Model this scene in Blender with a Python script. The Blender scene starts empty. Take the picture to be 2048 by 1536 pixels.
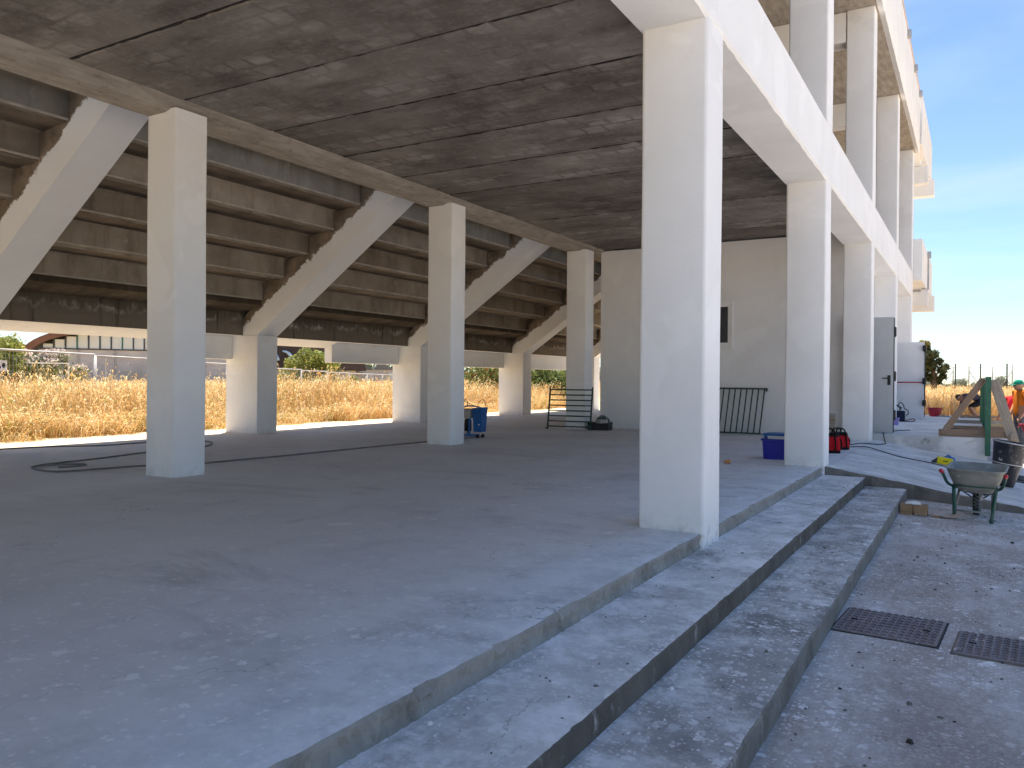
import bpy, bmesh, math, random
import numpy as np
from mathutils import Vector, Matrix
R = math.radians
random.seed(7)
rng = np.random.default_rng(11)
SC = bpy.context.scene
COL = SC.collection

# ------------------------------------------------------------------ camera
cam_data = bpy.data.cameras.new('camera')
cam_data.sensor_width = 36.0
cam_data.lens = 1596.273 / 2048 * 36.0
cam_data.clip_start = 0.05
cam_data.clip_end = 3000
cam = bpy.data.objects.new('camera', cam_data)
COL.objects.link(cam)
_yaw, _pit, _rol = R(30.128), R(-0.314), R(0.467)
_fw = Vector((-math.sin(_yaw) * math.cos(_pit), math.cos(_yaw) * math.cos(_pit), math.sin(_pit)))
_r = Vector((math.cos(_yaw), math.sin(_yaw), 0))
_u = _r.cross(_fw)
_r2 = _r * math.cos(_rol) + _u * math.sin(_rol)
_u2 = -_r * math.sin(_rol) + _u * math.cos(_rol)
cam.matrix_world = Matrix(((_r2.x, _u2.x, -_fw.x, 0), (_r2.y, _u2.y, -_fw.y, 0), (_r2.z, _u2.z, -_fw.z, 1.1), (0, 0, 0, 1)))
SC.camera = cam

# ------------------------------------------------------------------ light
SUN = Vector((-0.222, 0.30, 1.0)).normalized()
sun_el = math.asin(SUN.z)
sun_az = math.atan2(SUN.x, SUN.y)
world = bpy.data.worlds.new('World')
SC.world = world
world.use_nodes = True
wt = world.node_tree
wt.nodes.clear()
w_out = wt.nodes.new('ShaderNodeOutputWorld')
w_bg = wt.nodes.new('ShaderNodeBackground')
w_sky = wt.nodes.new('ShaderNodeTexSky')
w_sky.sky_type = 'NISHITA'
w_sky.sun_disc = False
w_sky.sun_elevation = sun_el
w_sky.sun_rotation = sun_az
w_sky.altitude = 20
w_sky.air_density = 1.0
w_sky.dust_density = 0.0
w_sky.ozone_density = 2.2
w_bg.inputs['Strength'].default_value = 0.068
# thin wisps of cloud: noise on the sky dome flattened towards the horizon
w_tc = wt.nodes.new('ShaderNodeTexCoord')
w_sep = wt.nodes.new('ShaderNodeSeparateXYZ')
w_mx = wt.nodes.new('ShaderNodeMath'); w_mx.operation = 'MAXIMUM'; w_mx.inputs[1].default_value = 0.0
w_ad = wt.nodes.new('ShaderNodeMath'); w_ad.operation = 'ADD'; w_ad.inputs[1].default_value = 0.12
w_dv = wt.nodes.new('ShaderNodeVectorMath'); w_dv.operation = 'DIVIDE'
w_cb = wt.nodes.new('ShaderNodeCombineXYZ')
w_map = wt.nodes.new('ShaderNodeMapping')
w_map.inputs['Scale'].default_value = (1.0, 1.7, 0.0)
w_map.inputs['Rotation'].default_value = (0, 0, R(52))
w_n1 = wt.nodes.new('ShaderNodeTexNoise')
w_n1.inputs['Scale'].default_value = 1.1; w_n1.inputs['Detail'].default_value = 5; w_n1.inputs['Roughness'].default_value = 0.5
w_n1.inputs['Distortion'].default_value = 0.5
w_rmp = wt.nodes.new('ShaderNodeMapRange')
w_rmp.inputs['From Min'].default_value = 0.44; w_rmp.inputs['From Max'].default_value = 0.85
w_rmp.inputs['To Min'].default_value = 0.0; w_rmp.inputs['To Max'].default_value = 0.42
w_mix = wt.nodes.new('ShaderNodeMix'); w_mix.data_type = 'RGBA'
w_mix.inputs['B'].default_value = (5.4, 6.0, 6.8, 1)
w_tint = wt.nodes.new('ShaderNodeMix'); w_tint.data_type = 'RGBA'; w_tint.blend_type = 'MULTIPLY'; w_tint.inputs['Factor'].default_value = 1.0; w_tint.inputs['B'].default_value = (0.84, 0.95, 1.08, 1)
w_hsv = wt.nodes.new('ShaderNodeHueSaturation')
w_hsv.inputs['Saturation'].default_value = 0.92
WL = wt.links.new
WL(w_tc.outputs['Generated'], w_sep.inputs[0])
WL(w_sep.outputs['Z'], w_mx.inputs[0]); WL(w_mx.outputs[0], w_ad.inputs[0])
for i in range(3): WL(w_ad.outputs[0], w_cb.inputs[i])
WL(w_tc.outputs['Generated'], w_dv.inputs[0]); WL(w_cb.outputs[0], w_dv.inputs[1])
WL(w_dv.outputs[0], w_map.inputs['Vector']); WL(w_map.outputs[0], w_n1.inputs['Vector'])
WL(w_n1.outputs['Fac'], w_rmp.inputs['Value']); WL(w_rmp.outputs[0], w_mix.inputs['Factor'])
WL(w_sky.outputs[0], w_hsv.inputs['Color']); WL(w_hsv.outputs[0], w_tint.inputs['A']); WL(w_tint.outputs['Result'], w_mix.inputs['A'])
WL(w_mix.outputs['Result'], w_bg.inputs['Color']); WL(w_bg.outputs[0], w_out.inputs[0])

sun_d = bpy.data.lights.new('sun', 'SUN')
sun_d.energy = 5.0
sun_d.angle = R(0.53)
sun_d.color = (1.0, 0.91, 0.77)
sun_o = bpy.data.objects.new('sun', sun_d)
COL.objects.link(sun_o)
sun_o.rotation_euler = (-SUN).to_track_quat('-Z', 'Y').to_euler()
sun_o.location = SUN * 60

SC.view_settings.view_transform = 'Standard'
SC.view_settings.look = 'None'
SC.view_settings.exposure = 1.42
SC.view_settings.gamma = 1.0
SC.view_settings.use_curve_mapping = False
SC.render.engine = 'CYCLES'
SC.cycles.use_denoising = True
SC.cycles.use_adaptive_sampling = True
SC.cycles.adaptive_threshold = 0.025
SC.cycles.max_bounces = 10
SC.cycles.diffuse_bounces = 8
SC.cycles.transparent_max_bounces = 12
SC.cycles.sample_clamp_indirect = 8

# ------------------------------------------------------------------ materials
class G:
    def __init__(s, name):
        s.m = bpy.data.materials.new(name); s.m.use_nodes = True
        s.t = s.m.node_tree; s.b = s.t.nodes['Principled BSDF']
        s.out = s.t.nodes['Material Output']
    def n(s, typ, ins=None, **props):
        nd = s.t.nodes.new('ShaderNode' + typ)
        for k, v in props.items(): setattr(nd, k, v)
        for k, v in (ins or {}).items(): s.put(nd.inputs[k], v)
        return nd
    def put(s, sock, v):
        if isinstance(v, bpy.types.NodeSocket): s.t.links.new(v, sock)
        elif isinstance(v, tuple) and len(v) == 3 and sock.type == 'RGBA': sock.default_value = (*v, 1)
        else: sock.default_value = v
    def pos(s): return s.n('NewGeometry').outputs['Position']
    def scaled(s, vec, sc): return s.n('Mapping', {'Vector': vec, 'Scale': sc}).outputs[0]
    def noise(s, vec, scale, detail=4, rough=.55, dist=0.): return s.n('TexNoise', {'Vector': vec, 'Scale': scale, 'Detail': detail, 'Roughness': rough, 'Distortion': dist}).outputs['Fac']
    def rng(s, v, a, b, c=0., d=1.): return s.n('MapRange', {'Value': v, 'From Min': a, 'From Max': b, 'To Min': c, 'To Max': d}).outputs[0]
    def mix(s, f, a, b, mode='MIX'):
        nd = s.n('Mix', None, data_type='RGBA', blend_type=mode)
        s.put(nd.inputs[0], f); s.put(nd.inputs['A'], a); s.put(nd.inputs['B'], b); return nd.outputs['Result']
    def math(s, op, a, b=0.): 
        nd = s.n('Math', None, operation=op); s.put(nd.inputs[0], a); s.put(nd.inputs[1], b); return nd.outputs[0]
    def bump(s, h, strength=.3, dist=.01): 
        s.put(s.b.inputs['Normal'], s.n('Bump', {'Height': h, 'Strength': strength, 'Distance': dist}).outputs[0])
    def spots(s, vec, scale, size, density, seed=0.):
        # irregular droplets: voronoi cells, each with its own random radius
        wob = s.n('TexNoise', {'Vector': vec, 'Scale': scale * 2.6, 'Detail': 3., 'Roughness': .7}).outputs['Color']
        v2 = s.n('VectorMath', None, operation='MULTIPLY_ADD')
        s.put(v2.inputs[0], wob); v2.inputs[1].default_value = (1.15 / scale,) * 3; s.put(v2.inputs[2], vec)
        off = s.n('VectorMath', None, operation='ADD'); s.put(off.inputs[0], v2.outputs[0]); off.inputs[1].default_value = (seed, seed * 1.7, seed * .3)
        vo = s.n('TexVoronoi', {'Vector': off.outputs[0], 'Scale': scale})
        rad = s.rng(s.n('SeparateColor', {'Color': vo.outputs['Color']}).outputs[0], 1 - density, 1, 0, size)
        d = s.math('SUBTRACT', rad, vo.outputs['Distance'])
        return s.math('MULTIPLY', s.rng(d, -.01, .05), s.rng(s.n('SeparateColor', {'Color': vo.outputs['Color']}).outputs[1], 0, 1, .5, 1.))
    def cracks(s, vec, scale, width, seed=0.):
        wob = s.n('TexNoise', {'Vector': vec, 'Scale': scale * 4, 'Detail': 4., 'Roughness': .65}).outputs['Color']
        v2 = s.n('VectorMath', None, operation='MULTIPLY_ADD'); s.put(v2.inputs[0], wob); v2.inputs[1].default_value = (.55 / scale,) * 3; s.put(v2.inputs[2], vec)
        vo = s.n('TexVoronoi', {'Vector': v2.outputs[0], 'Scale': scale}, feature='DISTANCE_TO_EDGE')
        line = s.math('SUBTRACT', 1., s.rng(vo.outputs['Distance'], 0., width * scale))
        return s.math('MULTIPLY', line, s.rng(s.noise(vec, scale * 1.7, 3), .46, .60))
    def done(s, col, rough=.85, spec=.25):
        s.put(s.b.inputs['Base Color'], col); s.put(s.b.inputs['Roughness'], rough)
        s.b.inputs['Specular IOR Level'].default_value = spec
        return s.m

def plain(name, c, rough=.6, var=.12, scale=6., spec=.3, metal=0., bump=0.):
    g = G(name); p = g.pos(); n = g.noise(p, scale, 5)
    lo = tuple(x * (1 - var) for x in c); hi = tuple(min(1, x * (1 + var)) for x in c)
    g.b.inputs['Metallic'].default_value = metal
    if bump: g.bump(g.noise(p, scale * 12, 3), bump, .004)
    return g.done(g.mix(g.rng(n, .3, .7), lo, hi), rough, spec)

def m_paint():
    g = G('white_masonry_paint'); p = g.pos()
    v = g.rng(g.noise(p, 1.3, 5), .3, .7)
    c = g.mix(v, (.755, .75, .74), (.82, .815, .805))
    c = g.mix(g.rng(g.noise(g.scaled(p, (1, 1, .25)), 5, 5, .65), .62, .8, 0, .35), c, (.60, .585, .55))
    c = g.mix(g.rng(g.noise(p, .9, 3, .5, .8), .55, .57, 0, .5), c, (.85, .845, .835))
    z = g.n('SeparateXYZ', {'Vector': p}).outputs['Z']
    c = g.mix(g.math('MULTIPLY', g.rng(z, .14, -.10), g.rng(g.noise(p, 9, 6, .75), .46, .68)), c, (.42, .40, .37))
    sc = g.spots(p, 7, .10, .16, 3.1)
    c = g.mix(g.math('MULTIPLY', sc, .5), c, (.45, .43, .39))
    h = g.math('ADD', g.math('MULTIPLY', g.noise(p, 95, 3), .5), g.noise(p, 9, 4))
    g.bump(h, .42, .012)
    return g.done(c, .8, .2)

def m_ceiling():
    g = G('stained_slab_concrete'); p = g.pos()
    oi = g.n('ObjectInfo').outputs['Random']
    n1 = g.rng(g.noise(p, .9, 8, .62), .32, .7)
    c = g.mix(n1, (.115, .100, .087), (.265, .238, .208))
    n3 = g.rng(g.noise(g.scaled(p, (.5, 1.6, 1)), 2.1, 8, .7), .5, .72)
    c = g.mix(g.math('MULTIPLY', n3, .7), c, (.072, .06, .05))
    # pale prints of the hollow blocks inside the slab
    sh = g.n('VectorMath', None, operation='ADD'); g.put(sh.inputs[0], p)
    wob = g.n('TexNoise', {'Vector': p, 'Scale': 3.0, 'Detail': 3.0}).outputs['Color']
    w2 = g.n('VectorMath', None, operation='MULTIPLY_ADD'); g.put(w2.inputs[0], wob); w2.inputs[1].default_value = (.14, .14, 0); g.put(w2.inputs[2], p)
    br = g.n('TexBrick', {'Vector': w2.outputs[0], 'Color1': (1, 1, 1), 'Color2': (.25, .25, .25), 'Mortar': (0, 0, 0), 'Scale': 1.0, 'Mortar Size': .045, 'Mortar Smooth': 1.0, 'Brick Width': .27, 'Row Height': .25})
    bm = g.math('MULTIPLY', br.outputs['Color'], g.rng(g.noise(g.scaled(p, (.55, 1.3, 1)), 1.7, 6, .68), .47, .66))
    c = g.mix(g.math('MULTIPLY', bm, .58), c, (.46, .43, .39))
    c = g.mix(g.math('MULTIPLY', g.rng(g.noise(p, 17, 5, .7), .52, .75), .3), c, (.42, .38, .34))
    cv = g.n('HueSaturation', {'Color': c, 'Value': g.rng(oi, 0, 1, .82, 1.22), 'Saturation': g.rng(oi, 0, 1, 1.1, .9)}).outputs[0]
    g.bump(g.noise(p, 30, 6, .7), .35, .01)
    return g.done(cv, .95, .1)

def m_precast():
    g = G('weathered_precast_concrete'); p = g.pos()
    oi = g.n('ObjectInfo').outputs['Random']
    c = g.mix(g.rng(g.noise(p, 1.6, 7, .6), .3, .7), (.21, .175, .135), (.35, .30, .24))
    st = g.rng(g.noise(g.scaled(p, (1, 1.5, .30)), 1.7, 6, .65), .50, .70)
    c = g.mix(g.math('MULTIPLY', st, .65), c, (.13, .09, .058))
    c = g.mix(g.math('MULTIPLY', g.rng(g.noise(p, 4.5, 7, .7), .60, .74), .5), c, (.52, .48, .43))
    c = g.n('HueSaturation', {'Color': c, 'Value': g.rng(oi, 0, 1, .8, 1.15)}).outputs[0]
    g.bump(g.noise(p, 26, 6, .7), .4, .012)
    return g.done(c, .95, .1)

def m_soaked():
    g = G('water_stained_concrete'); p = g.pos()
    z = g.n('SeparateXYZ', {'Vector': p}).outputs['Z']
    wav = g.math('ADD', z, g.math('MULTIPLY', g.math('SUBTRACT', g.noise(g.scaled(p, (1, 1, .5)), 2.6, 9, .72), .5), .75))
    c = g.mix(g.rng(wav, 2.05, 2.55), (.20, .165, .125), (.060, .044, .030))
    line = g.math('SUBTRACT', 1.0, g.rng(g.math('ABSOLUTE', g.math('SUBTRACT', wav, 2.22)), 0.0, .07))
    c = g.mix(g.math('MULTIPLY', line, g.rng(g.noise(p, 3, 7, .7), .45, .68)), c, (.50, .46, .40))
    dr = g.rng(g.noise(g.scaled(p, (1, 6, .4)), 1.2, 5), .56, .68)
    c = g.mix(g.math('MULTIPLY', dr, .75), c, (.045, .035, .026))
    g.bump(g.noise(p, 20, 6, .7), .5, .015)
    return g.done(c, .95, .1)

def m_beam():
    g = G('pale_board_marked_concrete'); p = g.pos()
    c = g.mix(g.rng(g.noise(g.scaled(p, (3, .7, 3)), 3, 7, .65), .3, .7), (.25, .215, .175), (.46, .41, .345))
    c = g.mix(g.math('MULTIPLY', g.rng(g.noise(p, 6, 7, .7), .56, .72), .6), c, (.14, .11, .085))
    g.bump(g.noise(p, 18, 6, .7), .5, .015)
    return g.done(c, .95, .1)

def m_raker():
    # masonry paint with bare concrete left along the ragged top edge of the raking beam
    g = G('half_painted_raker'); p = g.pos()
    sx = g.n('SeparateXYZ', {'Vector': p})
    rel = g.math('SUBTRACT', sx.outputs['Z'], g.math('ADD', g.math('MULTIPLY', sx.outputs['X'], .685), 10.215))
    rag = g.math('ADD', rel, g.math('MULTIPLY', g.math('SUBTRACT', g.noise(p, 4.5, 7, .7), .5), .42))
    bare = g.rng(rag, .43, .47)
    raw = g.mix(g.rng(g.noise(p, 5, 7, .65), .3, .7), (.10, .075, .052), (.27, .21, .155))
    c = g.mix(bare, g.mix(g.rng(g.noise(p, 1.3, 5), .3, .7), (.73, .725, .715), (.80, .795, .785)), raw)
    g.bump(g.math('ADD', g.noise(p, 90, 3), g.math('MULTIPLY', g.noise(p, 8, 5), 2)), .35, .01)
    return g.done(c, .85, .2)

def m_floor():
    g = G('dusty_slab_floor'); p = g.pos()
    x = g.n('SeparateXYZ', {'Vector': p}).outputs['X']
    c = g.mix(g.rng(g.noise(p, .55, 8, .6), .3, .7), (.53, .527, .527), (.67, .665, .66))
    c = g.mix(g.math('MULTIPLY', g.rng(g.noise(g.scaled(p, (.6, 1.5, 1)), .75, 8, .68, .6), .55, .70), .62), c, (.34, .33, .33))
    c = g.mix(g.math('MULTIPLY', g.rng(g.noise(g.scaled(p, (1.2, .5, 1)), 3.2, 7, .7), .56, .70), .42), c, (.36, .35, .345))
    edge = g.rng(x, -4.6, -1.72)
    dust = g.math('MULTIPLY', g.rng(g.noise(p, 2.6, 8, .78), .40, .56), g.math('MULTIPLY', edge, edge))
    c = g.mix(g.math('MULTIPLY', dust, .85), c, (.80, .795, .79))
    c = g.mix(g.math('MULTIPLY', g.rng(x, -8.5, -13.0), .55), c, (.60, .56, .50))
    c = g.mix(g.math('MULTIPLY', g.rng(x, -11.8, -12.9), g.rng(g.noise(p, 3, 7, .7), .25, .55)), c, (.62, .50, .34))
    gray = g.math('MULTIPLY', g.rng(g.noise(p, .35, 3), .35, .6, .35, 1), 1.)
    for sc, sz, de, sd, am in ((4.0, .36, .16, 0., 1.), (13, .44, .30, 4., 1.), (34, .48, .45, 9., .9)):
        c = g.mix(g.math('MULTIPLY', g.math('MULTIPLY', g.spots(p, sc, sz, de, sd), g.rng(x, -6.5, -1.9, .10, 1)), g.math('MULTIPLY', gray, am)), c, (.86, .86, .85))
    c = g.mix(g.math('MULTIPLY', g.spots(p, 2.6, .06, .25, 21.), .8), c, (.07, .065, .065))
    c = g.mix(g.math('MULTIPLY', g.cracks(p, .45, .007), .7), c, (.13, .125, .125))
    g.bump(g.math('ADD', g.noise(p, 45, 6, .7), g.math('MULTIPLY', g.noise(p, 5, 6), 1.5)), .35, .008)
    return g.done(c, g.rng(g.noise(p, 2, 5), .3, .7, .62, .9), .3)

def m_tread(name, a, b, white, amt):
    g = G(name); p = g.pos()
    c = g.mix(g.rng(g.noise(p, 1.4, 8, .65), .32, .68), a, b)
    c = g.mix(g.math('MULTIPLY', g.rng(g.noise(g.scaled(p, (1, .6, 1)), 2.6, 9, .72), .5, .66), .75), c, tuple(v * .52 for v in a))
    c = g.mix(g.math('MULTIPLY', g.rng(g.noise(p, 3.3, 9, .75), .46, .64), amt), c, white)
    clus = g.rng(g.noise(p, 1.9, 4, .6), .34, .58, .2, 1.)
    for sc, sz, de, sd in ((5, .36, .3, 2.), (18, .46, .55, 7.), (52, .52, .7, 13.)):
        c = g.mix(g.math('MULTIPLY', g.spots(p, sc, sz, de, sd), clus), c, (.88, .875, .87))
    c = g.mix(g.math('MULTIPLY', g.spots(p, 9, .1, .22, 31.), .8), c, (.09, .08, .075))
    c = g.mix(g.math('MULTIPLY', g.cracks(p, .8, .006), .7), c, (.14, .13, .12))
    g.bump(g.math('ADD', g.noise(p, 60, 6, .75), g.math('MULTIPLY', g.noise(p, 8, 6), 1.4)), .55, .012)
    return g.done(c, .9, .2)

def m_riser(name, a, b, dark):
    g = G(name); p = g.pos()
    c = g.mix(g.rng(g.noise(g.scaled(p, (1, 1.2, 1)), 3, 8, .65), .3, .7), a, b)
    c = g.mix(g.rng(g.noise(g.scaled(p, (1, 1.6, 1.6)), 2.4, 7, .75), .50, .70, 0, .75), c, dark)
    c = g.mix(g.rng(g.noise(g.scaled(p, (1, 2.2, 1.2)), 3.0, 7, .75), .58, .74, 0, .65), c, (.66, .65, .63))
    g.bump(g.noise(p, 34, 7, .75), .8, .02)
    return g.done(c, .95, .1)

def m_yard():
    g = G('speckled_asphalt_yard'); p = g.pos()
    c = g.mix(g.rng(g.noise(p, .8, 8, .6), .3, .7), (.315, .275, .255), (.455, .405, .378))
    c = g.mix(g.math('MULTIPLY', g.rng(g.noise(p, 55, 3, .6), .45, .7), .5), c, (.60, .57, .55))
    c = g.mix(g.math('MULTIPLY', g.rng(g.noise(p, 1.1, 6, .6), .60, .74), .5), c, (.42, .29, .20))
    c = g.mix(g.math('MULTIPLY', g.rng(g.noise(g.scaled(p, (1.2, .7, 1)), 2.2, 7, .78), .45, .66), .7), c, (.72, .715, .71))
    clus = g.rng(g.noise(p, 1.4, 4, .6), .34, .58, .25, 1.)
    for sc, sz, de, sd in ((5, .35, .25, 1.), (18, .45, .5, 6.), (52, .52, .7, 17.)):
        c = g.mix(g.math('MULTIPLY', g.spots(p, sc, sz, de, sd), clus), c, (.86, .855, .85))
    c = g.mix(g.math('MULTIPLY', g.spots(p, 11, .1, .2, 41.), .8), c, (.08, .07, .065))
    g.bump(g.math('ADD', g.noise(p, 110, 4, .7), g.math('MULTIPLY', g.noise(p, 10, 6), 1.2)), .6, .01)
    return g.done(c, .9, .2)

def m_ramp():
    g = G('plaster_dusted_ramp'); p = g.pos()
    c = g.mix(g.rng(g.noise(p, 1.5, 8, .65), .32, .68), (.46, .455, .445), (.62, .615, .605))
    c = g.mix(g.math('MULTIPLY', g.rng(g.noise(g.scaled(p, (.8, 1.3, 1)), 2.2, 7, .78), .44, .62), .85), c, (.80, .80, .795))
    c = g.mix(g.math('MULTIPLY', g.rng(g.noise(p, 6, 8, .7), .58, .7), .5), c, (.27, .26, .25))
    g.bump(g.noise(p, 40, 7, .75), .6, .015)
    return g.done(c, .9, .2)

def m_ground():
    g = G('dry_field_soil'); p = g.pos()
    c = g.mix(g.rng(g.noise(p, .35, 7, .65), .3, .7), (.46, .325, .15), (.58, .43, .235))
    c = g.mix(g.math('MULTIPLY', g.rng(g.noise(p, .06, 5, .6), .52, .7), .45), c, (.20, .20, .085))
    g.bump(g.noise(p, 9, 6, .7), .6, .05)
    return g.done(c, 1., .05)

def m_leafy(name, attr=True, trans=.4, rough=.7):
    g = G(name); a = g.n('Attribute', None, attribute_name='tint').outputs['Color']
    g.done(a, rough, .2)
    tr = g.n('BsdfTranslucent', {'Color': a}); mx = g.n('MixShader', {0: trans, 1: g.b.outputs[0], 2: tr.outputs[0]})
    g.put(g.out.inputs['Surface'], mx.outputs[0]); return g.m

def m_wood(name, a, b):
    g = G(name); tc = g.n('TexCoord').outputs['Object']
    v = g.noise(g.scaled(tc, (1.2, 30, 30)), 1.5, 5, .65, .6)
    c = g.mix(g.rng(v, .3, .7), a, b)
    c = g.mix(g.math('MULTIPLY', g.rng(g.noise(g.pos(), 7, 6, .7), .55, .72), .6), c, (.42, .40, .37))
    c = g.mix(g.math('MULTIPLY', g.spots(g.pos(), 5, .08, .3, 2.), .7), c, tuple(x * .4 for x in a))
    g.bump(v, .4, .004); return g.done(c, .85, .15)

def m_splat(name, base, white=(.6, .6, .58), amt=.8, rough=.55, scale=14):
    g = G(name); p = g.pos()
    c = g.mix(g.rng(g.noise(p, 5, 5), .3, .7), tuple(x * .8 for x in base), tuple(min(1, x * 1.2) for x in base))
    for s_, z_, d_, e_ in ((scale, .22, .45, 1.), (scale * 2.6, .25, .4, 5.)):
        c = g.mix(g.math('MULTIPLY', g.spots(p, s_, z_, d_, e_), amt), c, white)
    c = g.mix(g.math('MULTIPLY', g.rng(g.noise(p, 9, 7, .75), .55, .75), amt * .5), c, white)
    return g.done(c, rough, .4)

SOFFIT = plain('stained_shaded_soffit', (.155, .122, .092), .95, .35, 2.2, .1, bump=.4); LIPC = plain('lit_lip_concrete', (.40, .355, .29), .95, .2, 6, .1)  # soffit tone holds leak stains and shade; pale lip paints the lit edge
PAINT = m_paint(); CEIL = m_ceiling(); PRECAST = m_precast(); SOAK = m_soaked(); BEAMC = m_beam(); RAKER = m_raker()
FLOOR = m_floor(); YARD = m_yard(); RAMP = m_ramp(); GROUND = m_ground()
TREAD1 = m_tread('dusted_upper_tread', (.50, .492, .485), (.68, .672, .665), (.88, .875, .87), 1.0)
TREAD2 = m_tread('scuffed_lower_tread', (.29, .28, .272), (.44, .428, .42), (.84, .835, .83), .75)
RISER1 = m_riser('broken_edge_concrete', (.27, .26, .235), (.40, .385, .355), (.16, .145, .12))
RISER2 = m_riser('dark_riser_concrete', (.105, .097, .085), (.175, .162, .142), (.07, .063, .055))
RISER3 = m_riser('grey_riser_concrete', (.20, .185, .165), (.30, .285, .26), (.12, .11, .095))
GREEN = plain('green_gloss_metal', (.012, .095, .055), .35, .25, 5, .5)
GREENDK = plain('dark_green_metal', (.008, .05, .032), .4, .25, 5, .5)
BLACK = plain('black_plastic', (.012, .012, .014), .45, .3, 8, .4)
RUBBER = plain('black_rubber', (.02, .02, .021), .8, .3, 8, .2)
HOSEM = plain('grey_black_hose', (.19, .185, .175), .7, .3, 6, .3)
GALV = plain('galvanised_steel', (.42, .43, .44), .45, .15, 4, .5, .6)
FENCEM = plain('weathered_fence_tube', (.45, .45, .45), .55, .15, 4, .4, .3)
WOODG = m_wood('grey_timber', (.20, .17, .14), (.36, .32, .28))
WOODB = m_wood('brown_timber', (.20, .135, .095), (.36, .26, .19))
CARD = plain('brown_cardboard', (.36, .24, .14), .9, .12, 4, .1)
DOORW = plain('white_door_laminate', (.78, .79, .80), .4, .03, 3, .4)
DOORG = plain('pale_grey_door_laminate', (.44, .45, .455), .45, .05, 3, .4)
GLASSD = plain('dark_window_glass', (.03, .032, .035), .08, .2, 2, .6)
REDM = plain('red_plastic', (.36, .018, .035), .5, .15, 5, .4)
REDF = plain('red_canvas', (.42, .012, .018), .85, .2, 14, .1, bump=.4)
BLKF = plain('black_webbing', (.012, .011, .012), .85, .3, 14, .15, bump=.3)
BLUET = plain('deep_blue_plastic', (.012, .015, .33), .35, .12, 4, .45)
BLUEL = plain('mid_blue_plastic', (.02, .12, .36), .4, .12, 4, .45)
BLUEM = m_splat('blue_machine_cover', (.012, .11, .33), (.55, .6, .65), .35, .5, 26)
YEL = plain('yellow_carton', (.70, .58, .01), .6, .1, 8, .3)
WHITEP = plain('white_plastic', (.78, .78, .77), .45, .05, 5, .4)

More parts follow.
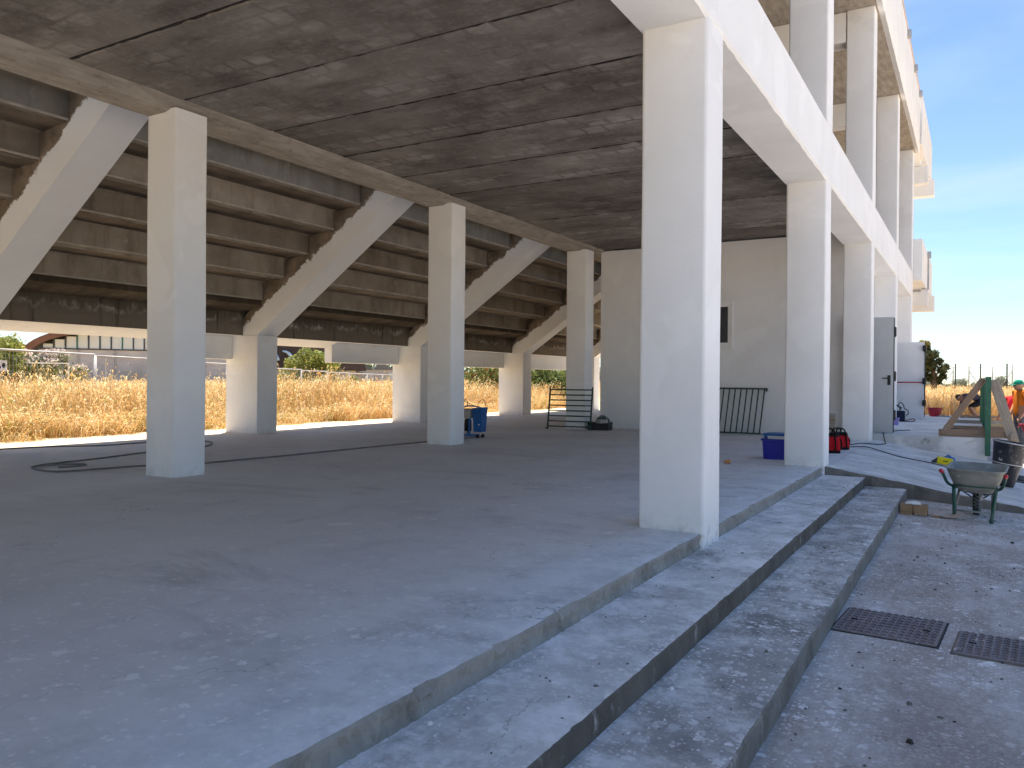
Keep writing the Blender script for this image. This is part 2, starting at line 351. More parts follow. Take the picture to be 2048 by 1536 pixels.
# ------------------------------------------------------------------ mesh helpers
class MB:
    """collects faces, then links them as one mesh object"""
    def __init__(s): s.v = []; s.f = []; s.mi = []
    def add(s, vs, fs, mi=0):
        o = len(s.v); s.v += [tuple(v) for v in vs]; s.f += [tuple(i + o for i in f) for f in fs]; s.mi += [mi] * len(fs); return s
    def box(s, x0, x1, y0, y1, z0, z1, mi=0, bev=0.):
        if bev <= 0:
            vs = [(x, y, z) for z in (z0, z1) for y in (y0, y1) for x in (x0, x1)]
            return s.add(vs, [(0, 2, 3, 1), (4, 5, 7, 6), (0, 1, 5, 4), (2, 6, 7, 3), (0, 4, 6, 2), (1, 3, 7, 5)], mi)
        bm = bmesh.new(); bmesh.ops.create_cube(bm, size=1)
        for v in bm.verts: v.co = Vector(((x0 + x1) / 2 + v.co.x * (x1 - x0), (y0 + y1) / 2 + v.co.y * (y1 - y0), (z0 + z1) / 2 + v.co.z * (z1 - z0)))
        bmesh.ops.bevel(bm, geom=bm.edges[:], offset=bev, segments=2, affect='EDGES', profile=.6)
        bm.verts.index_update()
        s.add([v.co[:] for v in bm.verts], [[v.index for v in f.verts] for f in bm.faces], mi); bm.free(); return s
    def bar(s, a, b, w, h, mi=0, up=(0, 0, 1)):
        a = Vector(a); b = Vector(b); d = (b - a).normalized(); u = Vector(up)
        sd = d.cross(u)
        if sd.length < 1e-4: sd = Vector((1, 0, 0))
        sd.normalize(); u = sd.cross(d)
        q = [sd * (i * w / 2) + u * (j * h / 2) for i, j in ((-1, -1), (1, -1), (1, 1), (-1, 1))]
        return s.add([a + k for k in q] + [b + k for k in q], [(0, 1, 2, 3), (7, 6, 5, 4), (0, 4, 5, 1), (1, 5, 6, 2), (2, 6, 7, 3), (3, 7, 4, 0)], mi)
    def tube(s, pts, r, n=8, mi=0, closed=False, cap=True):
        pts = [Vector(p) for p in pts]; L = len(pts)
        rs = r if isinstance(r, (list, tuple)) else [r] * L
        prev = None; vs = []
        for i, p in enumerate(pts):
            a = pts[i - 1] if (i or closed) else pts[0]; b = pts[(i + 1) % L] if (i < L - 1 or closed) else pts[-1]
            d = (b - a); d = d.normalized() if d.length > 1e-7 else Vector((0, 0, 1))
            if prev is None:
                u = Vector((0, 0, 1)) if abs(d.z) < .9 else Vector((1, 0, 0))
            else: u = prev
            sd = d.cross(u); sd.normalize(); u = sd.cross(d); prev = u
            for k in range(n):
                t = 2 * math.pi * k / n; vs.append(p + (sd * math.cos(t) + u * math.sin(t)) * rs[i])
        fs = []
        for i in range(L if closed else L - 1):
            j = (i + 1) % L
            for k in range(n): fs.append((i * n + k, i * n + (k + 1) % n, j * n + (k + 1) % n, j * n + k))
        if cap and not closed: fs.append(tuple(range(n))[::-1]); fs.append(tuple((L - 1) * n + k for k in range(n)))
        return s.add(vs, fs, mi)
    def lathe(s, prof, n=24, mi=0, c=(0, 0, 0), sx=1., sy=1.):
        vs = [(c[0] + r * math.cos(2 * math.pi * k / n) * sx, c[1] + r * math.sin(2 * math.pi * k / n) * sy, c[2] + z) for r, z in prof for k in range(n)]
        fs = [(i * n + k, i * n + (k + 1) % n, (i + 1) * n + (k + 1) % n, (i + 1) * n + k) for i in range(len(prof) - 1) for k in range(n)]
        return s.add(vs, fs, mi)
    def prism(s, poly, y0, y1, mi=0, axis='Y'):
        """poly of (a,b): axis Y -> (x,z); axis X -> (y,z); axis Z -> (x,y)"""
        f = {'Y': lambda a, b, t: (a, t, b), 'X': lambda a, b, t: (t, a, b), 'Z': lambda a, b, t: (a, b, t)}[axis]
        n = len(poly)
        vs = [f(a, b, y0) for a, b in poly] + [f(a, b, y1) for a, b in poly]
        return s.add(vs, [tuple(range(n))[::-1], tuple(range(n, 2 * n))] + [(i, (i + 1) % n, n + (i + 1) % n, n + i) for i in range(n)], mi)
    def ring_loft(s, rings, mi=0, cap0=False, cap1=False):
        n = len(rings[0]); vs = [p for r in rings for p in r]
        fs = [(i * n + k, i * n + (k + 1) % n, (i + 1) * n + (k + 1) % n, (i + 1) * n + k) for i in range(len(rings) - 1) for k in range(n)]
        if cap0: fs.append(tuple(range(n))[::-1])
        if cap1: fs.append(tuple((len(rings) - 1) * n + k for k in range(n)))
        return s.add(vs, fs, mi)
    def mesh(s, name, smooth=False):
        me = bpy.data.meshes.new(name); me.from_pydata(s.v, [], s.f)
        bm = bmesh.new(); bm.from_mesh(me); bmesh.ops.recalc_face_normals(bm, faces=bm.faces); bm.to_mesh(me); bm.free()
        if any(s.mi): me.polygons.foreach_set('material_index', s.mi)
        if smooth: 
            me.polygons.foreach_set('use_smooth', [True] * len(me.polygons))
        me.update(); return me
    def build(s, name, mats, parent=None, smooth=False):
        me = s.mesh(name, smooth)
        for m in (mats if isinstance(mats, (list, tuple)) else [mats]): me.materials.append(m)
        return link(name, me, parent)

def link(name, me, parent=None):
    o = bpy.data.objects.new(name, me); COL.objects.link(o)
    if parent is not None: o.parent = parent
    return o
def autosmooth(o, ang=40):
    me = o.data; me.polygons.foreach_set('use_smooth', [True] * len(me.polygons))
    bm = bmesh.new(); bm.from_mesh(me)
    for e in bm.edges:
        if len(e.link_faces) == 2 and e.calc_face_angle(0) > R(ang): e.smooth = False
    bm.to_mesh(me); bm.free(); return o
def tag(o, label=None, cat=None, group=None, kind=None):
    if label: o['label'] = label
    if cat: o['category'] = cat
    if group: o['group'] = group
    if kind: o['kind'] = kind
    return o
def thing(name, label, cat, loc=(0, 0, 0), rz=0., group=None):
    o = bpy.data.objects.new(name, None); COL.objects.link(o); o.empty_display_size = .1
    o.location = loc; o.rotation_euler = (0, 0, rz); return tag(o, label, cat, group)
def struct(o): return tag(o, kind='structure')
def copy_tree(o, parent=None):
    c = o.copy(); COL.objects.link(c); c.parent = parent
    for ch in list(o.children): copy_tree(ch, c)
    return c
def wob(t, seed, amp, f=1.):
    return amp * (math.sin(t * 2.1 * f + seed) + .6 * math.sin(t * 5.3 * f + seed * 2.3) + .45 * math.sin(t * 11.7 * f + seed * .7) + .3 * math.sin(t * 27.1 * f + seed * 1.9)) / 2.35

# ------------------------------------------------------------------ grid of the grandstand
XA, XI, XP = -1.683, -7.53, -12.09        # outer faces of the three rows of supports
Y1, S = 5.66, 5.29
YK = {k: Y1 + S * k for k in range(-3, 5)}
ZC, ZB, ZT = 4.11, 3.715, 4.455           # slab soffit, beam soffit, beam top
CW, CD = .50, .42
Z1, Z2, Z3 = -.105, -.215, -.34           # treads and yard

# ------------------------------------------------------------------ setting: ground, yard, platform, steps, ramp, landing
def grid_sheet(name, xs, ys, zf, mat):
    nx, ny = len(xs), len(ys)
    vs = [(x, y, zf(x, y)) for y in ys for x in xs]
    fs = [(j * nx + i, j * nx + i + 1, (j + 1) * nx + i + 1, (j + 1) * nx + i) for j in range(ny - 1) for i in range(nx - 1)]
    me = bpy.data.meshes.new(name); me.from_pydata(vs, [], fs); me.materials.append(mat)
    me.polygons.foreach_set('use_smooth', [True] * len(fs))
    return struct(link(name, me))
def sstep(a, b, t):
    t = min(1, max(0, (t - a) / (b - a))); return t * t * (3 - 2 * t)
def field_z(x, y):
    inside = (1 - sstep(-13.9, -14.25, x)) * (1 - sstep(28.0, 28.6, y)) if x > -14.3 else 0
    base = -.07 - .34 * sstep(-16, -34, x) * (1 - sstep(60, 140, math.hypot(x, y))) - .05 * sstep(30, 60, y)
    return base * (1 - inside) + -.75 * inside
gx = [-1500, -800, -400, -250, -150, -100, -70, -55, -45, -38, -32, -28, -25, -22, -20, -18, -16.5, -15.5, -14.8, -14.3, -14.1, -13.9, -13.5, -8, -4, 0, 2, 6, 12, 25, 60, 150, 400, 1500]
gy = [-800, -300, -100, -40, -20, -8, -2, 2, 5, 8, 11, 14, 17, 20, 23, 26, 27.6, 28, 28.2, 28.4, 28.7, 30, 34, 40, 50, 60, 75, 100, 150, 250, 450, 900, 2200]
grid_sheet('ground', gx, gy, field_z, GROUND)

def yard_z(x, y):
    z = Z3 - .085 * sstep(-.7, .75, x) * sstep(6, 10.5, y)
    return z - .08 * sstep(.2, 1.2, x) * sstep(14, 20, y)
yx = [-1.3, -.74] + list(np.linspace(-.65, 1.6, 16)) + [2, 3, 5, 9, 16, 30, 60]
yy = [-40, -20, -10, -5] + list(np.linspace(-2, 12, 40)) + [13, 14, 15, 16, 17, 18, 19, 20, 22, 24, 26, 28.3]
grid_sheet('yard', yx, yy, lambda x, y: yard_z(x, y) + (wob(x * 2.3 + y * .7, 3, .004) if abs(x) < 3 and -3 < y < 14 else 0), YARD)

def stepped_slab(name, x_in, x_out, y0, y1, zt, zb, mats, seed, chip=.008, dy=.03, drop=.006, nmax=.024):
    """slab with a worn, chipped outer edge running along Y: top (slot 0) and riser (slot 1)"""
    m = MB(); n = int((y1 - y0) / dy) + 1
    rnd = random.Random(seed); rows = []
    notch = 0
    for i in range(n):
        y = y0 + (y1 - y0) * i / (n - 1)
        if notch <= 0 and rnd.random() < (.05 if nmax > .02 else .03): notch = rnd.randint(2, 7); nd = rnd.uniform(.005, nmax)
        c = nd if notch > 0 else 0.; notch -= 1
        e = wob(y, seed, chip) + rnd.uniform(-.2, .2) * chip
        cut = .008 + abs(wob(y * 2.3, seed + 3, drop)) + c + rnd.uniform(0, .005)
        rows.append([(x_in, y, zt), (x_out - .05 - c * 1.2, y, zt), (x_out - cut * .7 + e, y, zt - .003 - c * .15), (x_out + e, y, zt - cut), (x_out + e * .8 + wob(y * 1.7, seed + 5, .004) - (rnd.uniform(.0, .02) if nmax > .02 else 0), y, (zt + zb) / 2 + (wob(y, seed + 2, .014) if nmax > .02 else 0)), (x_out + wob(y, seed + 8, .005) + (.006 if nmax > .02 else 0), y, zb)])
    vs = [p for r in rows for p in r]; fs = []; mi = []
    for i in range(n - 1):
        for k in range(5):
            fs.append((i * 6 + k, i * 6 + k + 1, (i + 1) * 6 + k + 1, (i + 1) * 6 + k)); mi.append(0 if k < 2 else 1)
    for f, q in zip(fs, mi): pass
    o = len(m.v); m.v += vs; m.f += fs; m.mi += mi
    m.add([(x_in, y0, zt), (x_out, y0, zt), (x_out, y0, zb), (x_in, y0, zb), (x_in, y1, zt), (x_out - .05, y1, zt), (x_out - .004, y1, zt - .01), (x_out, y1, zb), (x_in, y1, zb)], [(0, 1, 2, 3), (4, 5, 6, 7, 8)], 1)
    return struct(m.build(name, mats))
# rows of the three levels; the platform reaches under the whole stand
stepped_slab('platform', -14.25, -1.70, -14, 11.02, 0., Z1 - .02, [FLOOR, RISER1], 1.7, .007, .03, .008, .035)
m = MB(); m.box(-14.25, -1.70, 11.02, 28.25, -.6, -.0005); o = struct(m.build('platform_far', FLOOR))
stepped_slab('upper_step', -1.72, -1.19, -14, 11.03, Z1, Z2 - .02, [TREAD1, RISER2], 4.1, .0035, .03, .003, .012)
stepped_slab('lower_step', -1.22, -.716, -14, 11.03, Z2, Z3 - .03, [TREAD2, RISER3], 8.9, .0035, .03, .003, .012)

# ramp: falls along +X between the steps and the landing wall
def ramp_z(x): return max(-.162 * (x + 1.65), -.47) if x > -1.66 else 0.
m = MB(); xs = [-1.70, -1.66] + list(np.linspace(-1.6, 1.1, 46)); ys = list(np.linspace(11.02, 16.72, 80))
rnd = random.Random(5)
vv = []
for j, y in enumerate(ys):
    for i, x in enumerate(xs):
        w = wob(x * 3 + y, 2, .006) + rnd.uniform(-.0025, .0025)
        yo = y + (wob(x * 2, 6, .02) + rnd.uniform(-.008, .008) if j == 0 else 0)
        vv.append((x, yo, ramp_z(x) + w + (.012 if False else 0) + .003))
nx = len(xs)
ff = [(j * nx + i, j * nx + i + 1, (j + 1) * nx + i + 1, (j + 1) * nx + i) for j in range(len(ys) - 1) for i in range(nx - 1)]
m.add(vv, ff, 0)
low = [(vv[i][0], vv[i][1] - .004 + rnd.uniform(-.006, .006), min(vv[i][2] - .03, -.05)) for i in range(nx)]
bot = [(vv[i][0], vv[i][1] + rnd.uniform(-.006, .006), -.6) for i in range(nx)]
m.add(vv[:nx] + low, [(i, i + 1, nx + i + 1, nx + i) for i in range(nx - 1)], 1)
m.add(low + bot, [(i, i + 1, nx + i + 1, nx + i) for i in range(nx - 1)], 1)
struct(m.build('ramp', [RAMP, RISER3]))

LANDZ = .12
g = G('patched_plaster_wall'); p = g.pos()
c = g.mix(g.rng(g.noise(p, 1.7, 4, .5, .6), .47, .53), (.50, .495, .485), (.70, .695, .685))
c = g.mix(g.rng(g.noise(g.scaled(p, (1, 1, 2)), 3.1, 6, .6), .64, .68), c, (.26, .255, .25))
g.bump(g.noise(p, 20, 6, .7), .4, .01); PATCH = g.done(c, .9, .15)
m = MB()
rnd = random.Random(9); n = 70; top = []; front = []
for i in range(n):
    x = -2.3 + 2.505 * i / (n - 1)
    chip = rnd.choice([0, 0, 0, .0]) + (.05 * max(0, math.sin((x + .95) * 9)) if -.95 < x < -.6 else 0) + (.045 * rnd.random() if x > .0 else 0)
    top.append((x, 16.71, LANDZ - .004 - chip * .3 + rnd.uniform(-.003, .003))); front.append((x, 16.70 + chip * .2, LANDZ - .012 - chip + rnd.uniform(-.004, .004)))
back = [(t[0], 16.78, LANDZ) for t in top]; far = [(t[0], 27.6, LANDZ) for t in top]; foot = [(t[0], 16.70, -.62) for t in top]
for a, b, k in ((far, back, 0), (back, top, 0), (top, front, 1), (front, foot, 1)):
    m.add(a + b, [(i, i + 1, n + i + 1, n + i) for i in range(n - 1)], k)
m.box(.205 - .2, .205, 16.70 + .003, 27.6, -.62, LANDZ - .004, 1)
struct(m.build('landing', [RAMP, PATCH]))
# concrete strip along the field side of the platform and rubble margin
m = MB(); m.box(-14.6, -14.25, -14, 28.3, -.4, -.045); struct(m.build('field_kerb', plain('sunlit_kerb_concrete', (.50, .42, .31), .95, .2, 3, .1, bump=.5)))

# ------------------------------------------------------------------ grandstand building
GS = thing('grandstand', 'white concrete grandstand building with columns, raking beams and stepped seating', 'grandstand', (XA, Y1, 0))
OX, OY = XA, Y1
class PB(MB):
    """mesh of one building part, given in world coordinates"""
    def part(s, name, mats, parent=None, smooth=False, ang=40):
        s.v = [(a - OX, b - OY, c) for a, b, c in s.v]
        o = s.build(name, mats, parent or GS)
        if smooth: autosmooth(o, ang)
        return o
def wavy_box(x0, x1, y0, y1, z0, z1, bev=.028, nz=14, amp=.004, seed=0., round_n=4):
    """plastered column: rounded corners, slightly uneven faces"""
    rings = []; rnd = random.Random(seed)
    cs = [(x1 - bev, y0 + bev, -90), (x1 - bev, y1 - bev, 0), (x0 + bev, y1 - bev, 90), (x0 + bev, y0 + bev, 180)]
    for i in range(nz + 1):
        z = z0 + (z1 - z0) * i / nz; ring = []
        for ci, (cx, cy, a0) in enumerate(cs):
            for q in range(round_n + 1):
                a = R(a0 + 90 * q / round_n); b2 = bev * (1 + .25 * math.sin(z * 5 + ci * 2 + seed))
                w = amp * math.sin(z * 2.3 + seed + ci * 1.7) * .6 + rnd.uniform(-.4, .4) * amp * .3
                ring.append((cx + math.cos(a) * (bev + w), cy + math.sin(a) * (bev + w), z))
        rings.append(ring)
    m = PB(); m.ring_loft(rings, 0, True, True); return m
for k, y in YK.items():
    wavy_box(XA - CW, XA, y, y + CD, Z1 - .02, ZB + .01, seed=k * 1.3).part('column', PAINT, smooth=True, ang=50)
    if k >= 0: wavy_box(XA - CW + .01, XA + .004, y, y + CD + .02, ZT - .01, 8.12, seed=k * 1.3 + 5).part('upper_column', PAINT, smooth=True, ang=50)
    wavy_box(XI - .49, XI, y, y + CD, -.01, ZC - .08, seed=k * 2.1 + 9).part('inner_column', PAINT, smooth=True, ang=50)
# front beams, one per bay, butted at the column lines
for k in range(-3, 5):
    ya, yb = YK[k] + CD / 2 + .001, (YK[k + 1] + CD / 2 if k < 4 else YK[4] + CD)
    if k == -3: ya = -14
    if k == 4: continue
    n = 40; rings = []; rnd = random.Random(k + 40)
    for i in range(n + 1):
        y = ya + (yb - ya) * i / n; e = rnd.uniform(-.006, .006); e2 = rnd.uniform(-.004, .004)
        x0, x1 = XA - CW - .012, XA + .006
        rings.append([(x0, y, ZB), (x1 - .022 + e, y, ZB + e2 * .6), (x1, y, ZB + .022 + e2), (x1 + wob(y, k, .003), y, (ZB + ZT) / 2), (x1, y, ZT - .02), (x1 - .02, y, ZT), (x0, y, ZT)])
    m = PB(); m.ring_loft(rings, 0, True, True); m.part('beam', PAINT, smooth=True, ang=35)
m = PB(); m.box(XA - CW, XA + .004, YK[4] + CD / 2, YK[4] + CD, ZB, ZT); m.part('beam_end', PAINT)
# floor slab: precast panels with open joints under one topping
joints = [5.72 + 1.262 * i for i in range(-16, 10)]
rnd = random.Random(3)
for i, y in enumerate(joints[:-1]):
    ya, yb = y + .0115, joints[i + 1] - .0115
    xs = [(-7.47, XA - CW - .014)]
    if i == 17: xs = [(-7.47, -3.655), (-3.645, XA - CW - .014)]
    if i == 21: xs = [(-7.47, -6.305), (-6.295, XA - CW - .014)]
    for xa, xb in xs:
        dz = rnd.uniform(-.006, .006); m = PB()
        m.ring_loft([[(xa, ya + .012, ZC + dz), (xa, yb - .012, ZC + dz), (xa, yb, ZC + .02 + dz), (xa, yb, ZC + .1), (xa, ya, ZC + .1), (xa, ya, ZC + .02 + dz)],
                     [(xb, ya + .012, ZC + dz), (xb, yb - .012, ZC + dz), (xb, yb, ZC + .02 + dz), (xb, yb, ZC + .1), (xb, ya, ZC + .1), (xb, ya, ZC + .02 + dz)]], 0, True, True)
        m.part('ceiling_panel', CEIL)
JOINT = plain('joint_dirt_shade', (.04, .036, .033), .95, .4, 9, .1)  # dark strips paint shadow and dirt into the open panel joints
for y in joints[1:-1]:
    m = PB(); nn = 60; rj = random.Random(y); rg = []
    for q in range(nn + 1):
        xx = -7.46 + (XA - CW - .02 + 7.46) * q / nn; e1, e2, zz = rj.uniform(-.010, .004), rj.uniform(-.004, .010), ZC + rj.uniform(-.004, .012)
        rg.append([(xx, y - .011 + e1 * .6, zz), (xx, y + .011 + e2 * .6, zz), (xx, y + .011, ZC + .09), (xx, y - .011, ZC + .09)])
    m.ring_loft(rg, 0, True, True); m.part('joint_shade_strip', JOINT)
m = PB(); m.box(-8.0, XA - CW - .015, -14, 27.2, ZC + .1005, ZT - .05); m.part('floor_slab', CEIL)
# inner edge beam with a ragged chamfer
n = 160; rings = []; rnd = random.Random(8)
for i in range(n + 1):
    y = -14 + 41.2 * i / n; e = rnd.uniform(-.012, .012)
    rings.append([(-8.0, y, 4.0), (-7.71 + e * .4, y, 4.0), (-7.66, y, 4.012 + e * .3), (-7.465 + e, y, 4.098 + e * .3), (-7.465, y, 4.2), (-8.0, y, 4.2)])
m = PB(); m.ring_loft(rings, 0, True, True); m.part('edge_beam', BEAMC, smooth=True, ang=30)

# raking beams, piers and stepped seating units
SL = .685
def rz_low(x): return 1.94 + SL * (x + 12.08)
STEPS = [(-8.92, 4.60), (-9.53, 4.19), (-10.15, 3.80), (-10.77, 3.40), (-11.38, 3.01), (-11.97, 2.60)]
WEBT = .12
DL = {-1: 1.0, 0: 1.15, 1: 2.45, 2: 2.45, 3: 4.6}
for k in range(-1, 5):
    y0, y1 = YK[k] + .0, YK[k] + .52
    m = PB(); xa, xb = -12.55, -7.9
    # sawtooth on top follows the units, painted below
    top = [(xb, rz_low(xb) + .92)]
    top = []
    for i, (sx, sz) in enumerate(STEPS):
        top += [(sx + .02, sz + .32 if i == 0 else STEPS[i - 1][1] - .06), (sx + .02, sz - .01), (sx - WEBT - .03, sz - .01)]
    poly = [(-8.0, rz_low(-8.0)), (-8.0, 4.9)] + top + [(-12.56, 2.2), (-12.56, 1.93), (-12.09, 1.93)]
    n = len(poly); m.prism(poly, y0, y1)
    m.part('raking_beam', RAKER)
    wavy_box(XP - .90, XP, y0, y1, -.04, 1.925, bev=.022, seed=k * 3.3).part('pier', PAINT, smooth=True, ang=50)
    # seating units of the bay beyond this frame
    if k < 4:
        ya, yb = y1 - .17, YK[k + 1] + .17
        for i, (sx, sz) in enumerate(STEPS):
            m = PB(); up = STEPS[i - 1] if i else (sx + .62, sz + .40)
            zt = sz + .47
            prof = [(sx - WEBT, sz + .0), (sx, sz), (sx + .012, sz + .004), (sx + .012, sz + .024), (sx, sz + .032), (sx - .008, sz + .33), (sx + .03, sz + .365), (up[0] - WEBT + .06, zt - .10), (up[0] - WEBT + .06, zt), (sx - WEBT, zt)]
            m.prism(prof, ya, yb); m.mi = [0, 0] + [{1: 2, 2: 2, 3: 2, 6: 1}.get(q, 0) for q in range(10)]; o = m.part('seating_unit', [PRECAST, SOFFIT, LIPC])  # soffit face gets the shade tone, lip faces the painted light line
        # front wall of the stand, soaked through from the terrace
        m = PB(); m.prism([(-12.62, 1.93), (-12.50, 1.93), (-12.50, 2.38), (-11.99, 2.50), (-11.99, 3.05), (-12.62, 3.05)], ya, yb); m.part('front_wall', SOAK)
        # walkway slab edge and its downstand
        m = PB(); m.box(-13.02, -12.505, y1 - .52, YK[k + 1], 1.926, 2.06); m.part('walkway_slab', PAINT)
        m = PB(); m.prism([(-12.64, 1.9245), (-12.80, 1.86), (-12.97, 1.79), (-13.018, 1.80), (-13.018, 1.9245)], y1, YK[k + 1] - DL[k]); m.part('walkway_downstand', PAINT)
        m = PB(); m.box(-13.025, -12.80, YK[k + 1] - DL[k] + .001, YK[k + 1] - .002, 1.46, 1.9245, bev=.01); m.part('deep_edge_beam', PAINT)
# upper part of the stand above the floor slab
sz0 = 4.99
m = PB(); m.prism([(-8.62, 5.08), (-8.62, 5.3), (-8.35,5.3), (-2.4, 9.15), (-1.67, 9.15), (-1.67, 8.9), (-2.4, 8.9), (-8.3, 5.08)], -14, 27.25); m.part('upper_terrace', PRECAST)
for k in range(0, 5):
    m = PB(); y = YK[k]
    m.prism([(XA - CW, 8.115), (XA - CW, 7.55), (-4.5, 7.55), (-3.7, 8.115)], y + .02, y + CD - .02); m.prism([(-4.5, 7.55), (-8.0, 5.0), (-8.0, 5.35), (-3.7, 8.20)], y + .02, y + CD - .02); m.part('frame_beam', PAINT)
    if k < 4:
        m = PB(); m.box(-4.4, XA + .13, y + CD * .5 + .01, YK[k + 1] + CD * .5 - .01, 8.125, 8.26); m.part('roof_slab', BEAMC)
m = PB(); m.box(-4.4, XA + .13, -14, YK[0] + CD * .5, 8.125, 8.26); m.part('roof_slab', BEAMC)
m = PB(); m.box(-4.4, XA + .13, YK[4] + CD * .5 + .01, YK[4] + CD, 8.125, 8.26); m.part('roof_slab', BEAMC)
# parapet panels along the roof edge, with small drip boxes on the coping
rnd = random.Random(21)
for a, b in ((-14, 8.0), (8.005, 17.2), (17.205, 27.15)):
    n = int((b - a) / .12); rings = []
    for i in range(n + 1):
        y = a + (b - a) * i / n; e = rnd.uniform(-.01, .006)
        rings.append([(-1.66, y, 8.13), (-1.545 + e * .5, y, 8.09 + e), (-1.53, y, 8.12 + e), (-1.528 + wob(y, 4, .004), y, 9.0), (-1.53, y, 9.80), (-1.66, y, 9.80)])
    m = PB(); m.ring_loft(rings, 0, True, True); pp = m.part('parapet', PAINT, smooth=True, ang=35)
    m = PB(); m.box(-1.70, -1.50, a + .001, b - .001, 9.801, 9.835, bev=.006); m.part('coping', plain('pinkish_coping', (.55, .47, .45), .7, .1, 3) if a == -14 else bpy.data.materials['pinkish_coping'], pp)
for y in (19.3, 21.9, 24.4, 26.6):
    m = PB(); m.box(-1.53, -1.44, y, y + .16, 9.62, 9.80, bev=.01); m.part('drip_box', GALV)
# projecting gallery beyond the last frame, at roof and at floor level
def gallery(z0, z1, xo, beam_z0, beam_z1, y0=27.3, y1=33.5):
    m = PB(); m.box(xo - .14, xo, y0, y1, z0, z1, bev=.012); m.part('gallery_parapet', PAINT)
    m = PB(); m.box(-6.0, xo - .1405, y0, y0 + .14, z0, z1, bev=.012); m.part('gallery_end_wall', PAINT)
    m = PB(); m.prism([(y0 + .142, z0 + .02), (29.45, beam_z1 + .01), (y1, beam_z1 + .01), (y1, beam_z1 + .14), (29.45, beam_z1 + .14), (y0 + .142, z0 + .16)], -6.0, xo - .141, axis='X'); m.part('gallery_soffit', PAINT)
    for yy_, dx in ((29.5, 0.), (31.6, .1)):
        m = PB(); m.box(-6.0, xo + .06 + dx, yy_, yy_ + .4, beam_z0, beam_z1, bev=.012); m.part('gallery_beam', PAINT)
gallery(8.38, 9.92, -1.47, 7.68, 8.24); gallery(4.23, 5.50, -1.43, 3.63, 4.17)
m = PB(); m.tube([(-1.40, 30.3, 5.3), (-1.40, 30.3, 4.5), (-1.40, 30.2, 4.25), (-1.6, 29.44, 4.12), (-3.5, 29.44, 4.12)], .025, 8); m.part('downpipe', GALV, smooth=True)
m = PB(); m.box(-1.43, -1.32, 30.2, 30.36, 5.3, 5.52, bev=.01); m.part('rain_hopper', GALV)
# enclosed rooms behind the end wall
EY = 17.1
WX0, WX1, WZ0, WZ1 = -5.35, -4.53, 1.87, 2.76
m = PB()
xs_, zs_ = [-7.55, WX0, WX1, XA - CW - .06], [-.01, WZ0, WZ1, 4.09]
for i in range(3):
    for j in range(3):
        if i == 1 and j == 1: continue
        m.box(xs_[i], xs_[i + 1], EY, EY + .2, zs_[j], zs_[j + 1])
m.part('end_wall', PAINT)
fr = PB()
for a in ((WX0 - .05, WX1 + .05, WZ0 - .07, WZ0), (WX0 - .05, WX1 + .05, WZ1, WZ1 + .05), (WX0 - .05, WX0, WZ0, WZ1), (WX1, WX1 + .05, WZ0, WZ1)):
    fr.box(a[0], a[1], EY - .03, EY + .05, a[2], a[3])
for a in ((WX0, WX1, WZ0, WZ0 + .06), (WX0, WX1, WZ1 - .06, WZ1), (WX0, WX0 + .06, WZ0 + .06, WZ1 - .06), (WX1 - .06, WX1, WZ0 + .06, WZ1 - .06)):
    fr.box(a[0], a[1], EY - .008, EY + .06, a[2], a[3])
win = fr.part('window', WHITEP)
m = PB(); m.box(WX0 + .05, WX1 - .05, EY + .025, EY + .035, WZ0 + .05, WZ1 - .05); m.part('pane', GLASSD, win)
m = PB(); m.box(WX0 - .07, WX1 + .07, EY - .06, EY - .0305, WZ0 - .1, WZ0 - .065); m.part('sill', WHITEP, win)
# long wall of the rooms, set behind the columns, with two door openings
xw0, xw1 = XA - CW - .20, XA - CW - .055
m = PB(); zd = 2.36
seg = [(EY + .2005, 17.25), (18.6, 23.6), (25.2, 27.2)]
for a, b in seg: m.box(xw0, xw1, a, b, -.3, 4.09)
for a, b in ((17.25, 18.6), (23.6, 25.2)): m.box(xw0, xw1, a, b, zd, 4.09)
m.part('facade_wall', PAINT)
m = PB(); m.box(-7.5, xw0, EY + .21, 27.2, -.02, 0.02); m.part('room_floor', FLOOR)
m = PB(); m.box(-7.55, -7.35, EY + .2005, 27.2, -.01, 4.09); m.part('room_back_wall', PAINT)
m = PB(); m.box(-7.55, xw1, 27.2005, 27.4, -.3, 4.09); m.part('far_wall', PAINT)

def door_leaf(hx, hy, w, hgt, z0, label, mat, side):
    """open leaf standing across the view: hinge at hx, free edge towards +X"""
    d = PB(); t = .045
    d.box(hx, hx + w, hy, hy + t, z0, z0 + hgt)
    dl = d.part('door', mat); dl['label'] = label
    fr = PB(); s_ = -1
    yf = hy - .006
    for a in ((hx + .02, hx + w - .02, z0 + hgt - .12, z0 + hgt - .02), (hx + .02, hx + w - .02, z0 + .02, z0 + .12), (hx + .02, hx + .11, z0 + .12, z0 + hgt - .12), (hx + w - .11, hx + w - .02, z0 + .12, z0 + hgt - .12), (hx + .11, hx + w - .11, z0 + hgt * .44, z0 + hgt * .44 + .04)):
        fr.box(a[0], a[1], yf, hy - .0005, a[2], a[3])
    fr.part('door_frame_rail', mat, dl)
    e = PB(); e.box(hx + w + .0005, hx + w + .016, hy + .004, hy + t + .006, z0 + .01, z0 + hgt - .02); e.part('edge_seal', BLACK, dl)
    return dl, hy, z0, hx + w
dl, hy, z0, xe = door_leaf(-2.25, 17.02, .88, 2.245, .125, 'grey door leaf standing open', DOORG, -1)
m = PB(); m.box(xe - .10, xe - .045, hy - .016, hy - .0065, z0 + .93, z0 + 1.12, bev=.004); m.tube([(xe - .072, hy - .016, z0 + 1.06), (xe - .072, hy - .055, z0 + 1.06), (xe - .19, hy - .06, z0 + 1.06)], .011, 8); m.part('handle', BLACK, dl)
